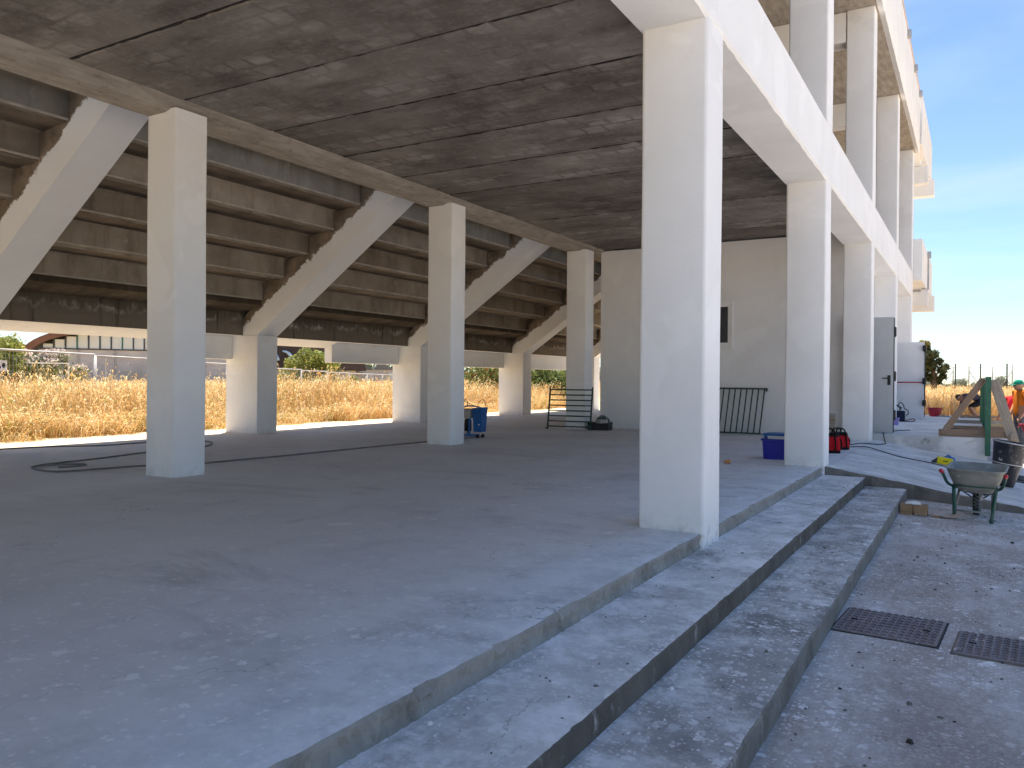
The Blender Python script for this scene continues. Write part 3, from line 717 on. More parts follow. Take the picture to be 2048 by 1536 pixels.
for zz in (z0 + .25, z0 + 1.0, z0 + 1.86):
    m = PB(); m.box(xe - .10, xe + .045, hy + .052, hy + .13, zz, zz + .2, bev=.03); m.part('latch_box', BLACK, dl)
m = PB(); m.tube([(xe - .75, hy + .11, z0 + 1.08), (xe - .05, hy + .11, z0 + 1.08)], .018, 8); m.part('panic_bar', REDM, dl)
dl, hy, z0, xe = door_leaf(-2.12, 25.25, .88, 2.12, .135, 'bright white door leaf standing open with red panic bar', DOORW, -1)
m = PB(); m.tube([(xe - .80, hy - .07, z0 + .98), (xe - .02, hy - .07, z0 + .98)], .016, 8); m.part('panic_bar', REDM, dl)
for zz in (z0 + .32, z0 + .93, z0 + 1.85):
    m = PB(); m.box(xe - .045, xe + .05, hy - .11, hy - .007, zz, zz + .17, bev=.02); m.part('latch_box', BLACK, dl)
m = PB(); m.tube([(xe + .02, hy - .03, z0 + .3), (xe + .02, hy - .03, z0 + 1.95)], .014, 6); m.part('latch_rod', BLACK, dl)

# ------------------------------------------------------------------ objects on the platform
def smooth_pts(pts, n=6):
    """Catmull-Rom through the given points"""
    P = [Vector(p) for p in pts]; P = [P[0] * 2 - P[1]] + P + [P[-1] * 2 - P[-2]]; out = []
    for i in range(1, len(P) - 2):
        a, b, c, d = P[i - 1:i + 3]
        for q in range(n):
            t = q / n
            out.append(.5 * ((2 * b) + (c - a) * t + (2 * a - 5 * b + 4 * c - d) * t * t + (3 * b - a - 3 * c + d) * t ** 3))
    out.append(P[-2]); return out
def rel(pts, o): return [(p[0] - o[0], p[1] - o[1], p[2] - o[2]) for p in pts]

hose = [(-8.14, 12.9), (-8.14, 12.23), (-8.23, 11.37), (-8.29, 10.31), (-8.31, 9.37), (-8.33, 8.54), (-8.34, 7.97), (-8.41, 7.33), (-8.45, 6.83), (-8.78, 6.18), (-8.9, 5.69), (-8.99, 5.32), (-9.22, 5.23), (-9.64, 5.32), (-9.82, 5.46), (-9.92, 5.75), (-10.05, 6.43), (-10.29, 7.24), (-10.37, 7.9), (-10.5, 8.48), (-10.82, 8.86), (-11.2, 9.1), (-11.41, 9.09), (-11.65, 8.78), (-11.87, 8.35), (-11.88, 7.6), (-12.31, 7.06), (-12.46, 6.41), (-12.49, 5.0), (-12.3, 2.5)]
o0 = (-9.22, 5.23, 0)
m = MB(); m.tube(smooth_pts(rel([(x, y, .0115) for x, y in hose], o0), 7), .011, 8)
ho = m.build('hose', HOSEM, None, True); ho.location = o0
tag(ho, 'long grey black hose looped across the platform floor by the columns', 'hose')
m = MB(); m.tube(smooth_pts(rel([(-9.62, 5.33, .03), (-9.72, 5.5, .02), (-9.62, 5.8, .014), (-9.45, 5.86, .014), (-9.38, 5.7, .014), (-9.42, 5.5, .014)], o0), 6), .011, 8); m.build('loop', HOSEM, ho, True)

# blue plastering machine behind the second inner column
t = thing('plastering_machine', 'small blue plastering machine with ribbed casing beside the middle inner column', 'machine', (-8.17, 12.72, 0), R(2))
def ribbed(w0, w1, d0, d1, z0, z1, n=16):
    m = MB(); rings = []
    for i in range(n * 2 + 1):
        f = i / (n * 2); z = z0 + (z1 - z0) * f; w = w0 + (w1 - w0) * f; d = d0 + (d1 - d0) * f; k = .006 if i % 2 else 0
        rings.append([(-w - k, -d - k, z), (w + k, -d - k, z), (w + k, d + k, z), (-w - k, d + k, z)])
    m.ring_loft(rings, 0, True, True); return m
m = ribbed(.075, .10, .09, .11, .11, .56); m.v = [(x + .09, y, z) for x, y, z in m.v]; m.build('casing', BLUEM, t)
m = MB(); m.box(-.27, -.035, -.15, .15, .36, .54, bev=.012); m.build('control_box', plain('grey_control_box', (.33, .31, .28), .6), t)
m = MB(); m.tube([(-.3, -.12, .55), (-.1, -.12, .60), (.06, -.12, .595), (.19, -.11, .565)], .014, 8); m.tube([(.19, -.11, .565), (.19, .11, .565)], .012, 8); m.build('top_rail', BLUEM, t, True)
m = MB(); m.lathe([(0, 0), (.07, 0), (.07, .2), (.05, .23), (0, .23)], 14, c=(-.16, -.02, .12)); m.build('motor', BLACK, t, True)
m = MB()
for x, y in ((-.26, -.14), (-.05, -.14), (-.26, .14)): m.box(x - .012, x + .012, y - .012, y + .012, .03, .37)
m.box(-.28, .0, -.16, .16, .03, .06); m.build('frame', BLUEM, t)
for x, y in ((-.25, -.16), (.10, -.10), (.10, .10)):
    w = MB(); w.tube([(x - .018, y, .032), (x + .018, y, .032)], .032, 12); w.build('wheel', RUBBER, t, True)
for dx, ang in ((-.14, .35), (.1, -.3)):
    m = MB(); m.tube(smooth_pts([(dx, -.1, .58), (dx + .02, -.1, .66), (dx + .09 * (1 if dx > 0 else -.4), -.08, .72), (dx + .13 * (1 if dx > 0 else -.5), -.06, .68), (dx + .14, -.05, .6)], 5), .006, 6); m.build('cable', RUBBER, t, True)
m = MB(); m.box(.12, .15, -.112, -.1105, .24, .262); m.build('sticker', WHITEP, t)

# railing sections of green steel
def railing(name, label, loc, rz, lean, L, H, nb, horizontal, mat=GREENDK):
    t = thing(name, label, 'railing', loc, rz); t.rotation_euler = (lean, 0, rz)
    if horizontal:      # a section stood on end: bars run level, the two rails stand up
        for x in (-L / 2, L / 2):
            m = MB(); m.box(x - .016, x + .016, -.016, .016, .0, H, bev=.003); m.build('rail', mat, t)
            f = MB(); f.box(x - .05 if x < 0 else x - .016, x + .016 if x < 0 else x + .016, -.018, .018, .0, .02); f.build('foot', mat, t)
            f = MB(); f.box(x - .012, x + .012, -.012, .012, H + .0005, H + .03); f.build('peg', mat, t)
        for i in range(nb):
            z = .06 + (H - .1) * i / (nb - 1); m = MB(); m.tube([(-L / 2 + .014, 0, z), (L / 2 - .014, 0, z)], .014, 8); m.build('bar', mat, t, True)
    else:
        m = MB(); m.box(-L / 2 - .09, L / 2 + .09, -.02, .02, H - .03, H, bev=.004); m.box(L / 2 + .06, L / 2 + .09, -.018, .018, H - .07, H - .0305); m.build('rail', mat, t)
        m = MB(); m.box(-L / 2, L / 2, -.015, .015, .0, .03, bev=.003); m.build('rail', mat, t)
        for i in range(nb):
            x = -L / 2 + .04 + (L - .08) * i / (nb - 1); m = MB(); m.tube([(x, 0, .031), (x + .07, 0, H - .031)], .014, 8); m.build('bar', mat, t, True)
    return t
railing('railing_section', 'green steel railing section stood on end against the far inner column', (-7.83, 16.02, 0.004), R(4), R(-9), 1.02, .93, 8, True)
t = railing('railing_section', 'green steel railing section with upright bars leaning on the white end wall', (-4.78, 16.92, .004), 0, R(-8), 1.9, .97, 16, False)

# black crate with a wrapped bag in it
t = thing('crate', 'black plastic crate holding a shiny wrapped bundle beside the end wall', 'crate', (-7.18, 16.28, 0), R(8))
m = MB(); w, d, h = .22, .17, .16
m.box(-w, w, -d, d, 0, .012); m.box(-w, w, -d - .012, -d, 0, h); m.box(-w, w, d, d + .012, 0, h); m.box(-w - .012, -w, -d, d, 0, h + .02); m.box(w, w + .012, -d, d, 0, h + .02); m.build('shell', BLACK, t)
for y in (-d - .02, d + .0125): m2 = MB(); m2.box(-w - .016, w + .016, y, y + .0075, h - .03, h); m2.build('rim', BLACK, t)
t = thing('wrapped_bag', 'shiny dark green plastic bag bundled inside the black crate', 'bag', (-7.13, 16.28, .014), R(5))
m = MB(); rings = []; rnd = random.Random(12)
for i, (r, z) in enumerate(((.10, 0), (.14, .06), (.15, .15), (.13, .23), (.085, .28), (.03, .31))):
    rings.append([(r * (1 + rnd.uniform(-.16, .16)) * math.cos(a * math.pi / 8) * 1.1, r * (1 + rnd.uniform(-.16, .16)) * math.sin(a * math.pi / 8), z + rnd.uniform(-.012, .012)) for a in range(16)])
m.ring_loft(rings, 0, True, True); m.build('bag', plain('glossy_green_film', (.035, .075, .07), .18, .4, 12, .7), t)
m = MB(); rings = [[(x * 1.03, y * 1.03 - .004, z) for x, y, z in r[10:16]] for r in rings[1:4]]
m.add([p for r in rings for p in r], [(i * 6 + k, i * 6 + k + 1, (i + 1) * 6 + k + 1, (i + 1) * 6 + k) for i in range(2) for k in range(5)]); m.build('silver_film', plain('silver_film', (.62, .64, .66), .2, .2, 9, .7, .6), t)

# blue tub with a cool box on it
t = thing('storage_tub', 'deep blue plastic tub on the floor beside the second front column', 'tub', (-2.43, 11.80, 0), R(3))
def rrect(w, d, z, r, n=5, cx=0, cy=0):
    out = []
    for ax, ay, a0 in ((w - r, -d + r, -90), (w - r, d - r, 0), (-w + r, d - r, 90), (-w + r, -d + r, 180)):
        for q in range(n + 1): a = R(a0 + 90 * q / n); out.append((cx + ax + math.cos(a) * r, cy + ay + math.sin(a) * r, z))
    return out
m = MB(); m.ring_loft([rrect(.19, .15, 0, .05), rrect(.205, .165, .255, .06), rrect(.225, .185, .265, .06), rrect(.225, .185, .285, .06), rrect(.195, .155, .285, .06), rrect(.18, .14, .015, .05)], 0, True, True); autosmooth(m.build('tub', BLUET, t), 40)
t = thing('tool_box', 'pale box with a blue lid resting in the deep blue tub', 'box', (-2.40, 11.80, .287), R(-4))
m = MB(); m.ring_loft([rrect(.15, .12, 0, .02), rrect(.155, .125, .045, .02)], 0, True, True); m.build('base', WHITEP, t)
m = MB(); m.ring_loft([rrect(.20, .145, .0455, .02, cx=-.03), rrect(.19, .135, .075, .03, cx=-.03), rrect(.14, .10, .085, .03, cx=-.01)], 0, True, True); autosmooth(m.build('lid', BLUEL, t), 40)
m = MB(); m.box(-.22, -.16, -.04, .04, -.0, .0445); m.build('hinge_flap', BLUEL, t)

t = thing('paper_cup', 'crushed orange and white paper cup lying on the platform floor', 'cup', (-2.848, 10.66, .028), R(30)); 
m = MB(); m.lathe([(0, -.04), (.024, -.04), (.032, .04), (.028, .04), (.021, -.036), (0, -.036)], 14); m.v = [(z, x, y * .85) for x, y, z in m.v]; m.build('cup', plain('orange_paper', (.62, .27, .10), .7), t)
m = MB(); m.tube([(.036, .031 * math.cos(a * .5236), .026 * math.sin(a * .5236)) for a in range(12)], .003, 5, closed=True); m.build('rim', WHITEP, t)

# red tool bags
def tool_bag(label, loc, rz, L, W, H, flap):
    t = thing('tool_bag', label, 'bag', loc, rz, 'red tool bags on the floor'); rnd = random.Random(H)
    rings = []
    for z, sx, sy in ((0, .96, .95), (.03, 1.02, 1.03), (H * .45, 1.0, 1.04), (H * .78, .94, .80), (H, .86, .34)):
        rings.append([(x * (1 + rnd.uniform(-.03, .03)), y * (1 + rnd.uniform(-.05, .05)), z + (0 if z == 0 else rnd.uniform(-.012, .012))) for x, y, _ in rrect(L * sx, W * sy, z, min(W * sy, .07) * .9, 4)])
    m = MB(); m.ring_loft(rings, 0, True, True); autosmooth(m.build('bag', REDF, t), 60)
    m = MB(); m.ring_loft([rrect(L * 1.015, W * 1.03, .0, .07), rrect(L * 1.045, W * 1.06, .045, .07)], 0, True, False); m.build('base_trim', BLKF, t)
    m = MB(); m.ring_loft([[(x, y, H * .86) for x, y, _ in rrect(L * .95, W * .72, 0, .05)], [(x, y, H + .012) for x, y, _ in rrect(L * .88, W * .4, 0, .04)]], 0, False, True); m.build('zip_flap', BLKF, t)
    for s_ in (-1, 1):
        m = MB(); pts = smooth_pts([(-L * .5, s_ * W * 1.07, .05), (-L * .5, s_ * W * .98, H * .7), (-L * .4, s_ * W * .5, H + .06), (L * .4, s_ * W * .5, H + .06), (L * .5, s_ * W * .98, H * .7), (L * .5, s_ * W * 1.07, .05)], 5)
        m.tube(pts, .012, 6); m.build('strap', BLKF, t, True)
    m = MB(); m.tube(smooth_pts([(L * 1.0, 0, H * .75), (L * 1.12, -.02, H * .62), (L * 1.16, -.02, H * .4), (L * 1.06, -.02, H * .2)], 5), .014, 6); m.build('side_handle', BLKF, t, True)
tool_bag('nearer and larger red canvas tool bag with black trim behind the column', (-1.98, 13.25, 0), R(20), .17, .12, .30, True)
tool_bag('farther red canvas tool bag with black strap beside the ramp top', (-1.93, 14.02, 0), R(35), .15, .11, .27, True)
t = thing('plank', 'short grey board stood upright behind the red tool bags', 'plank', (-2.16, 14.9, 0)); m = MB(); m.box(-.05, .05, -.012, .012, .0, .55, bev=.002); m.build('board', WOODG, t); m = MB(); m.box(-.05, .05, -.0135, -.0122, .40, .46); m.build('batten', WOODB, t); t.rotation_euler = (R(-4), 0, 0)

# cables
def rp(x, y): return (x, y, ramp_z(x) + .014)
def cable(label, pts, r=.0075, mat=RUBBER):
    o = pts[0]; m = MB(); m.tube(smooth_pts(rel(pts, o), 7), r, 7); c = m.build('cable', mat, None, True); c.location = o; return tag(c, label, 'cable')
cable('black cable running from the red bags over the landing edge', [(-1.98, 14.6, .012), (-1.9, 14.97, .012), (-1.72, 15.5, .014), rp(-1.5, 15.7), rp(-1.42, 16.2), rp(-1.46, 16.55), (-1.47, 16.672, -.02), (-1.5, 16.672, LANDZ), (-1.5, 16.74, LANDZ + .014), (-1.55, 17.3, LANDZ + .01), (-1.35, 17.9, LANDZ + .01), (-1.15, 18.3, LANDZ + .01)])
cable('long black cable lying across the whitened ramp', [(-2.0, 13.95, .012), (-1.83, 14.45, .014), rp(-1.6, 14.77), rp(-1.36, 14.57), rp(-1.03, 14.21), rp(-.67, 14.2), rp(-.36, 14.05), rp(.0, 13.86), rp(.3, 13.86), rp(.45, 13.9), rp(.63, 13.93), rp(.9, 14.05)])

# yellow carton with blue film, on the ramp
t = thing('carton', 'small bright yellow carton with open dark flap on the ramp', 'carton', (-.42, 14.50, ramp_z(-.42) + .004)); t.rotation_euler = (0, R(9.2), R(8))
m = MB(); m.box(-.11, .11, -.07, .07, 0, .105, bev=.003); m.build('box', YEL, t)
m = MB(); m.add([(-.112, -.07, .1), (-.112, -.07, 0), (-.20, -.1, 0), (-.19, -.1, .03)], [(0, 1, 2, 3)]); m.build('flap', BLACK, t)
m = MB(); m.box(-.03, .04, -.0715, -.0703, .045, .06); m.build('print', BLACK, t)
t = thing('plastic_film', 'crumpled blue plastic film behind the yellow carton', 'film', (-.36, 14.63, ramp_z(-.36) + .004))
m = MB(); rnd = random.Random(2); m.ring_loft([[(r * math.cos(a * .628) * 1.5 * (1 + rnd.uniform(-.2, .2)), r * math.sin(a * .628) * (1 + rnd.uniform(-.2, .2)), z + rnd.uniform(-.006, .006)) for a in range(10)] for r, z in ((.07, .008), (.075, .07), (.055, .11), (.02, .135))], 0, True, True); m.build('film', BLUEL, t); m = MB(); m.tube(smooth_pts([(-.05, 0, .12), (0, -.02, .145), (.05, 0, .11)], 5), .008, 6); m.build('fold', BLUEL, t, True)

# ------------------------------------------------------------------ wheelbarrow
TRAYM = m_splat('plaster_caked_tray', (.24, .25, .235), (.56, .56, .54), .75, .75, 7)
WBG = m_splat('chipped_green_tube', (.012, .07, .05), (.40, .42, .42), .55, .5, 18)
ZW = yard_z(0, 10.1)
t = thing('wheelbarrow', 'grey wheelbarrow with green tubular legs and red grips at the ramp foot', 'wheelbarrow', (.0, 10.02, ZW), R(-4)); t.rotation_euler = (0, R(1.6), R(-4))
def trayring(w, l0, l1, z, r, n=6):
    out = []
    for ax, ay, a0 in ((w - r, l0 + r, -90), (w - r, l1 - r, 0), (-w + r, l1 - r, 90), (-w + r, l0 + r, 180)):
        for q in range(n + 1): a = R(a0 + 90 * q / n); out.append((ax + math.cos(a) * r, ay + math.sin(a) * r, z + .02 * max(0, (ay + math.sin(a) * r) - .1) * (1 if z > .35 else 0)))
    return out
m = MB(); m.ring_loft([trayring(.15, .02, .40, .285, .10), trayring(.21, -.08, .52, .36, .12), trayring(.245, -.15, .60, .455, .13), trayring(.275, -.20, .66, .54, .14), trayring(.288, -.213, .673, .545, .15), trayring(.288, -.213, .673, .553, .15), trayring(.268, -.193, .653, .553, .14), trayring(.236, -.14, .59, .455, .13), trayring(.20, -.07, .51, .37, .12), trayring(.14, .03, .39, .295, .10)], 0, True, True)
autosmooth(m.build('tray', TRAYM, t), 45)
for s_ in (-1, 1):
    m = MB(); m.tube(smooth_pts([(s_ * .05, .66, .20), (s_ * .13, .45, .27), (s_ * .205, .1, .33), (s_ * .255, -.1, .385), (s_ * .283, -.24, .48), (s_ * .290, -.34, .525)], 5), .016, 8); m.build('handle_tube', WBG, t, True)
    m = MB(); m.tube([(s_ * .290, -.335, .523), (s_ * .294, -.40, .54), (s_ * .295, -.43, .545)], [.021, .023, .015], 10); m.build('grip', REDM, t, True)
    m = MB(); m.tube(smooth_pts([(s_ * .20, -.03, .335), (s_ * .195, -.06, .30), (s_ * .175, -.12, .06), (s_ * .172, -.13, .03)], 4), .019, 8); m.tube([(s_ * .172, -.13, .035), (s_ * .172, -.13, .0)], .023, 8); m.build('leg', WBG, t, True)
    m = MB(); m.tube([(s_ * .174, -.125, .05), (s_ * .16, .14, .30)], .013, 8); m.build('leg_brace', TRAYM, t, True)
    m = MB(); m.bar((s_ * .055, .44, .185), (s_ * .17, .2, .30), .02, .008); m.build('fork', WBG, t)
m = MB(); m.tube([(-.17, -.115, .10), (.17, -.115, .10)], .010, 8); m.build('crossbar', TRAYM, t, True)
m = MB(); m.tube([(-.215, -.10, .37), (0, -.112, .365), (.22, -.10, .37)], .008, 6); m.build('tray_brace', WBG, t, True)
w = MB(); w.lathe([(.10, -.028), (.135, -.04), (.168, -.036), (.178, -.02), (.18, 0), (.178, .02), (.168, .036), (.135, .04), (.10, .028), (.10, -.028)], 28); w.v = [(z, x + .43, y + .18) for x, y, z in w.v]
wh = w.build('wheel', plain('dusty_tyre', (.10, .12, .12), .85, .3, 20), t, True)
w = MB(); w.lathe([(.1, -.02), (.03, -.012), (.018, -.05), (.018, .05), (.03, .012), (.1, .02)], 20); w.v = [(z, x + .43, y + .18) for x, y, z in w.v]; w.build('rim', GALV, wh, True)
tm = MB()
for a in range(28):
    for q in (-.02, .012):
        an = 2 * math.pi * (a + (.5 if q > 0 else 0)) / 28; c_, s_ = math.cos(an), math.sin(an)
        tm.add([(q + dx, .43 + c_ * rr - s_ * dt, .18 + s_ * rr + c_ * dt) for rr in (.174, .1835) for dx, dt in ((-.012, -.012), (.012, -.004), (.012, .012), (-.012, .004))], [(4, 5, 6, 7), (0, 1, 5, 4), (1, 2, 6, 5), (2, 3, 7, 6), (3, 0, 4, 7)])
tag(tm.build('tyre_tread', RUBBER, wh), kind='stuff')
m = MB(); m.tube([(-.06, .43, .18), (.06, .43, .18)], .012, 8); m.build('axle', GALV, t, True)

# cardboard by the lower step
ZG = yard_z(-.5, 9.7)
t = thing('cardboard_box', 'flattened brown cardboard box lying at the end of the lower step', 'box', (-.572, 9.74, ZG + .004), R(-3))
m = MB(); m.box(-.13, .13, .0, .16, .0, .105); m.build('box', CARD, t)
m = MB(); m.add([(-.13, -.003, .03), (-.01, -.003, .03), (.0, -.10, .006), (-.115, -.09, .004)], [(0, 1, 2, 3)]); m.add([(.01, -.003, .04), (.13, -.003, .04), (.135, -.05, .0), (.02, -.045, .01)], [(0, 1, 2, 3)]); m.build('flap', CARD, t)
m = MB(); m.box(-.006, .004, -.0055, -.0035, .0, .105); m.build('seam', plain('dark_seam', (.16, .10, .06), .9), t)
m = MB(); rnd = random.Random(4); m.ring_loft([[(-.01 + r * math.cos(a * .785) * 1.4, .07 + r * math.sin(a * .785), .1055 + z + rnd.uniform(0, .006)) for a in range(8)] for r, z in ((.06, 0), (.05, .02), (.02, .03))], 0, True, True); m.build('paper', WHITEP, t)
t = thing('cardboard_sheet', 'torn pale cardboard flap lying flat beside the brown box', 'cardboard', (-.28, 9.86, yard_z(-.28, 9.86) + .004), R(10))
rnd = random.Random(6); pts = []
for i in range(9):
    for j in range(5): pts.append((-.15 + .3 * i / 8 + rnd.uniform(-.012, .012), -.1 + .2 * j / 4 * (1 - .06 * i) + rnd.uniform(-.012, .012), .006 + .05 * max(0, math.sin(i * .8 + j * .5)) * (.3 + .1 * j)))
m = MB(); m.add(pts, [(i * 5 + j, i * 5 + j + 1, (i + 1) * 5 + j + 1, (i + 1) * 5 + j) for i in range(8) for j in range(4)]); m.build('sheet', plain('pale_cardboard', (.50, .42, .34), .9, .15, 8), t); m = MB(); m.add([(-.15, -.1, .006), (-.05, -.1, .02), (-.06, -.17, .004), (-.14, -.15, .003)], [(0, 1, 2, 3)]); m.build('torn_tab', CARD, t)

# big plaster bucket on the ramp
BKT = m_splat('plaster_spattered_black', (.013, .015, .022), (.50, .52, .54), .75, .5, 11)
bx, by = .345, 13.05
t = thing('bucket', 'large black mortar bucket spattered with plaster standing on the ramp', 'bucket', (bx, by, ramp_z(bx) + .006)); t.rotation_euler = (0, R(9.2), 0)
m = MB(); m.lathe([(0, 0), (.13, 0), (.136, .02), (.178, .30), (.184, .305), (.182, .325), (.210, .58), (.221, .588), (.223, .608), (.208, .61), (.20, .58), (.13, .03), (0, .025)], 32); autosmooth(m.build('shell', BKT, t), 50)
m = MB(); m.tube([(.19 * math.cos(a * math.pi / 16), .19 * math.sin(a * math.pi / 16), .315) for a in range(32)], .007, 6, closed=True); m.build('rib', plain('pale_wire', (.45, .45, .44), .6), t, True)
m = MB(); m.lathe([(.21, .603), (.231, .599), (.231, .616), (.21, .618)], 32); m.build('rim', plain('plaster_grey_rim', (.36, .38, .40), .7, .3, 20), t, True)
m = MB(); m.lathe([(0, .2), (.158, .2)], 24); m.build('plaster', plain('wet_plaster', (.55, .55, .54), .7), t)

# grey pipe offcut on the ramp
t = thing('pipe', 'short grey plastic pipe lying on the ramp at the right', 'pipe', (.70, 14.2, ramp_z(.70) + .048)); t.rotation_euler = (0, R(9.2), 0)
m = MB(); m.lathe([(.038, -.2), (.043, -.2), (.043, .2), (.038, .2), (.038, -.2)], 20); m.v = [(z, x, y) for x, y, z in m.v]; m.build('pipe', plain('grey_pvc', (.10, .12, .135), .5), t, True); m = MB(); m.lathe([(.0435, -.205), (.05, -.205), (.05, -.13), (.0435, -.13)], 20); m.v = [(z, x, y) for x, y, z in m.v]; m.build('collar', plain('dark_pvc', (.06, .075, .085), .5), t, True)

# ------------------------------------------------------------------ manhole covers
IRON = m_splat('dusted_cast_iron', (.22, .19, .195), (.66, .65, .65), .95, .65, 7)
def cover(label, x0, x1, y0, y1, gapd, rz):
    cx, cy = (x0 + x1) / 2, (y0 + y1) / 2; zg = yard_z(cx, cy)
    t = thing('manhole_cover', label, 'manhole cover', (cx, cy, zg), rz, 'cast iron covers in the yard')
    w, d = (x1 - x0) / 2, (y1 - y0) / 2
    m = MB(); m.box(-w - .012, w + .012, -d - .012, d + .012, -.03, .0045); m.build('gap', plain('dark_joint_dirt', (.05, .045, .042), .95) if gapd else plain('sandy_joint_dirt', (.20, .17, .14), .95), t)
    m = MB(); m.box(-w, w, -d, d, -.02, .011, bev=.002); pl = m.build('plate', IRON, t)
    tm = MB(); nx_, ny_ = 13, 9
    for i in range(nx_):
        for j in range(ny_):
            x = -w + .03 + (2 * w - .06) * i / (nx_ - 1); y = -d + .03 + (2 * d - .06) * j / (ny_ - 1)
            for s_ in (-1, 1):
                tm.add([(x, y + .008, .0112), (x, y + .022, .0112), (x + s_ * .016, y + .002, .0112), (x + s_ * .016, y - .012, .0112), (x, y + .010, .018), (x, y + .020, .018), (x + s_ * .015, y + .001, .018), (x + s_ * .015, y - .010, .018)], [(4, 5, 6, 7), (0, 1, 5, 4), (1, 2, 6, 5), (2, 3, 7, 6), (3, 0, 4, 7)])
    tag(tm.build('tread_pattern', IRON, pl), kind='stuff')
    for sx in (-1, 1):
        m = MB(); m.box(sx * w * .72 - .018, sx * w * .72 + .018, -.008, .008, .0113, .0186); m.build('lifting_slot', BLACK, pl)
cover('cast iron manhole cover with a dark joint touching the lower step', -.692, -.15, 4.93, 5.45, True, R(-4))
cover('cast iron manhole cover with a sandy joint at the right edge of the yard', -.075, .47, 4.83, 5.27, False, R(-4))

# ------------------------------------------------------------------ far end: landing railing, props, tubs, pump
t = thing('stair_railing', 'bright green steel railing held upright by timber props on the landing edge', 'railing', (.205, 16.62, LANDZ))
def gr(y): return .006 - .012 * (y)
m = MB(); m.box(-.045, .045, -.03, .03, -.32, 1.10, bev=.006); m.build('post', GREEN, t)
m = MB(); m.bar((gr(.03), .031, 1.07), (gr(6.2), 6.2, 1.07), .045, .05); m.build('top_rail', GREEN, t)
m = MB(); m.bar((gr(.03), .031, .06), (gr(6.2), 6.2, .06), .03, .04); m.build('bottom_rail', GREEN, t)
for i in range(42):
    y = .12 + i * .144; m = MB() if i == 0 else m
    if i == 0:
        b0 = MB(); b0.box(-.011, .011, -.011, .011, .08, 1.045); first = b0.build('baluster', GREEN, t); first.location = (gr(y), y, 0)
    else:
        c_ = link('baluster', first.data, t); c_.location = (gr(y), y, 0)
for y in (3.1, 6.2): m = MB(); m.box(gr(y) - .03, gr(y) + .03, y + .001, y + .05, -.1, 1.10); m.build('post', GREEN, t)
pl_lab = ['nearest prop board lying across the landing edge under the green railing', 'second prop board across the landing under the green railing', 'third prop board across the landing under the green railing', 'farthest prop board across the landing by the crouching worker']
for i, (y, xa, xb) in enumerate(((16.80, -.58, .63), (19.4, -.57, .60), (22.5, -.50, .58), (25.9, -.36, .56))):
    t = thing('prop_board', pl_lab[i], 'board', ((xa + xb) / 2, y, LANDZ), R(random.Random(i).uniform(-1.5, 1.5)), 'boards laid across the landing')
    m = MB(); m.box(-(xb - xa) / 2, (xb - xa) / 2, -.02, .02, .0, .13 if i == 0 else .085, bev=.003); m.build('board', WOODB if i != 2 else WOODG, t)
    m = MB(); m.box(.05, .11, -.023, -.0205, .01, .08); m.build('batten', WOODG, t)
def prop(label, a, b, w, mat):
    a = Vector(a); b = Vector(b); d = b - a
    t = thing('timber_prop', label, 'timber prop', a); L_ = d.length
    m = MB(); m.box(0, L_, -.016, .016, -w / 2, w / 2, bev=.003); bo = m.build('board', mat, t); bo.rotation_euler = d.to_track_quat('X', 'Y').to_euler(); 
    ang = math.atan2(d.z, d.x); bo.rotation_euler = (0, -ang, math.atan2(d.y, math.hypot(d.x, 0)) * 0)
    m = MB()
    for q in (.08, .16, L_ - .08): m.tube([(q, -.018, .02 - w * .1), (q, -.024, .02 - w * .1)], .008, 6)
    m.build('nail', GALV, bo)
    return t
prop('brown timber prop slanting up to the left side of the green railing post', (-.50, 16.75, LANDZ + .06), (.13, 16.75, LANDZ + 1.06), .115, WOODB)
prop('wide grey timber prop slanting down to the right of the green railing post', (.66, 16.72, -.12), (.285, 16.72, LANDZ + 1.05), .17, WOODG)
t = thing('timber_peg', 'short upright wooden peg at the foot of the grey prop', 'peg', (.585, 16.64, yard_z(.58, 16.64))); m = MB(); m.prism([(-.03, 0), (.03, 0), (.03, .64), (-.03, .64)], -.02, .02); m.build('peg', WOODG, t); m = MB(); m.box(-.031, .031, -.0215, -.0202, .5, .56); m.build('batten', WOODB, t)

def tub(label, loc, r0, r1, h, mat, group=None):
    t = thing('mortar_tub', label, 'tub', loc, 0, group)
    m = MB(); m.lathe([(0, 0), (r0, 0), (r1, h), (r1 + .02, h), (r1 + .02, h + .015), (r1 - .01, h + .015), (r0 - .01, .012), (0, .012)], 28); autosmooth(m.build('shell', mat, t), 40)
    for s_ in (-1, 1):
        m = MB(); m.tube(smooth_pts([(s_ * r1, -.06, h - .01), (s_ * (r1 + .03), -.05, h - .05), (s_ * (r1 + .03), .05, h - .05), (s_ * r1, .06, h - .01)], 4), .008, 6); m.build('handle', mat, t, True)
    return t
tub('round red mortar tub on the ground beside the white door', (-1.02, 26.55, LANDZ), .13, .19, .24, REDM)
tub('round red mortar tub raised on a black drum at the right edge', (1.04, 18.6, .075), .19, .27, .22, REDM)
t = thing('drum', 'black drum standing under the red mortar tub at the right edge', 'drum', (1.04, 18.6, yard_z(1.04, 18.6)))
hh = .075 - yard_z(1.04, 18.6); m = MB(); m.lathe([(0, 0), (.20, 0), (.21, .02), (.215, hh * .5), (.21, hh - .02), (.2, hh - .002), (0, hh - .002)], 28); autosmooth(m.build('shell', BKT, t), 40); m = MB(); m.tube([(.217 * math.cos(a * math.pi / 12), .217 * math.sin(a * math.pi / 12), hh * .6) for a in range(24)], .008, 6, closed=True); m.build('hoop', BLACK, t, True)
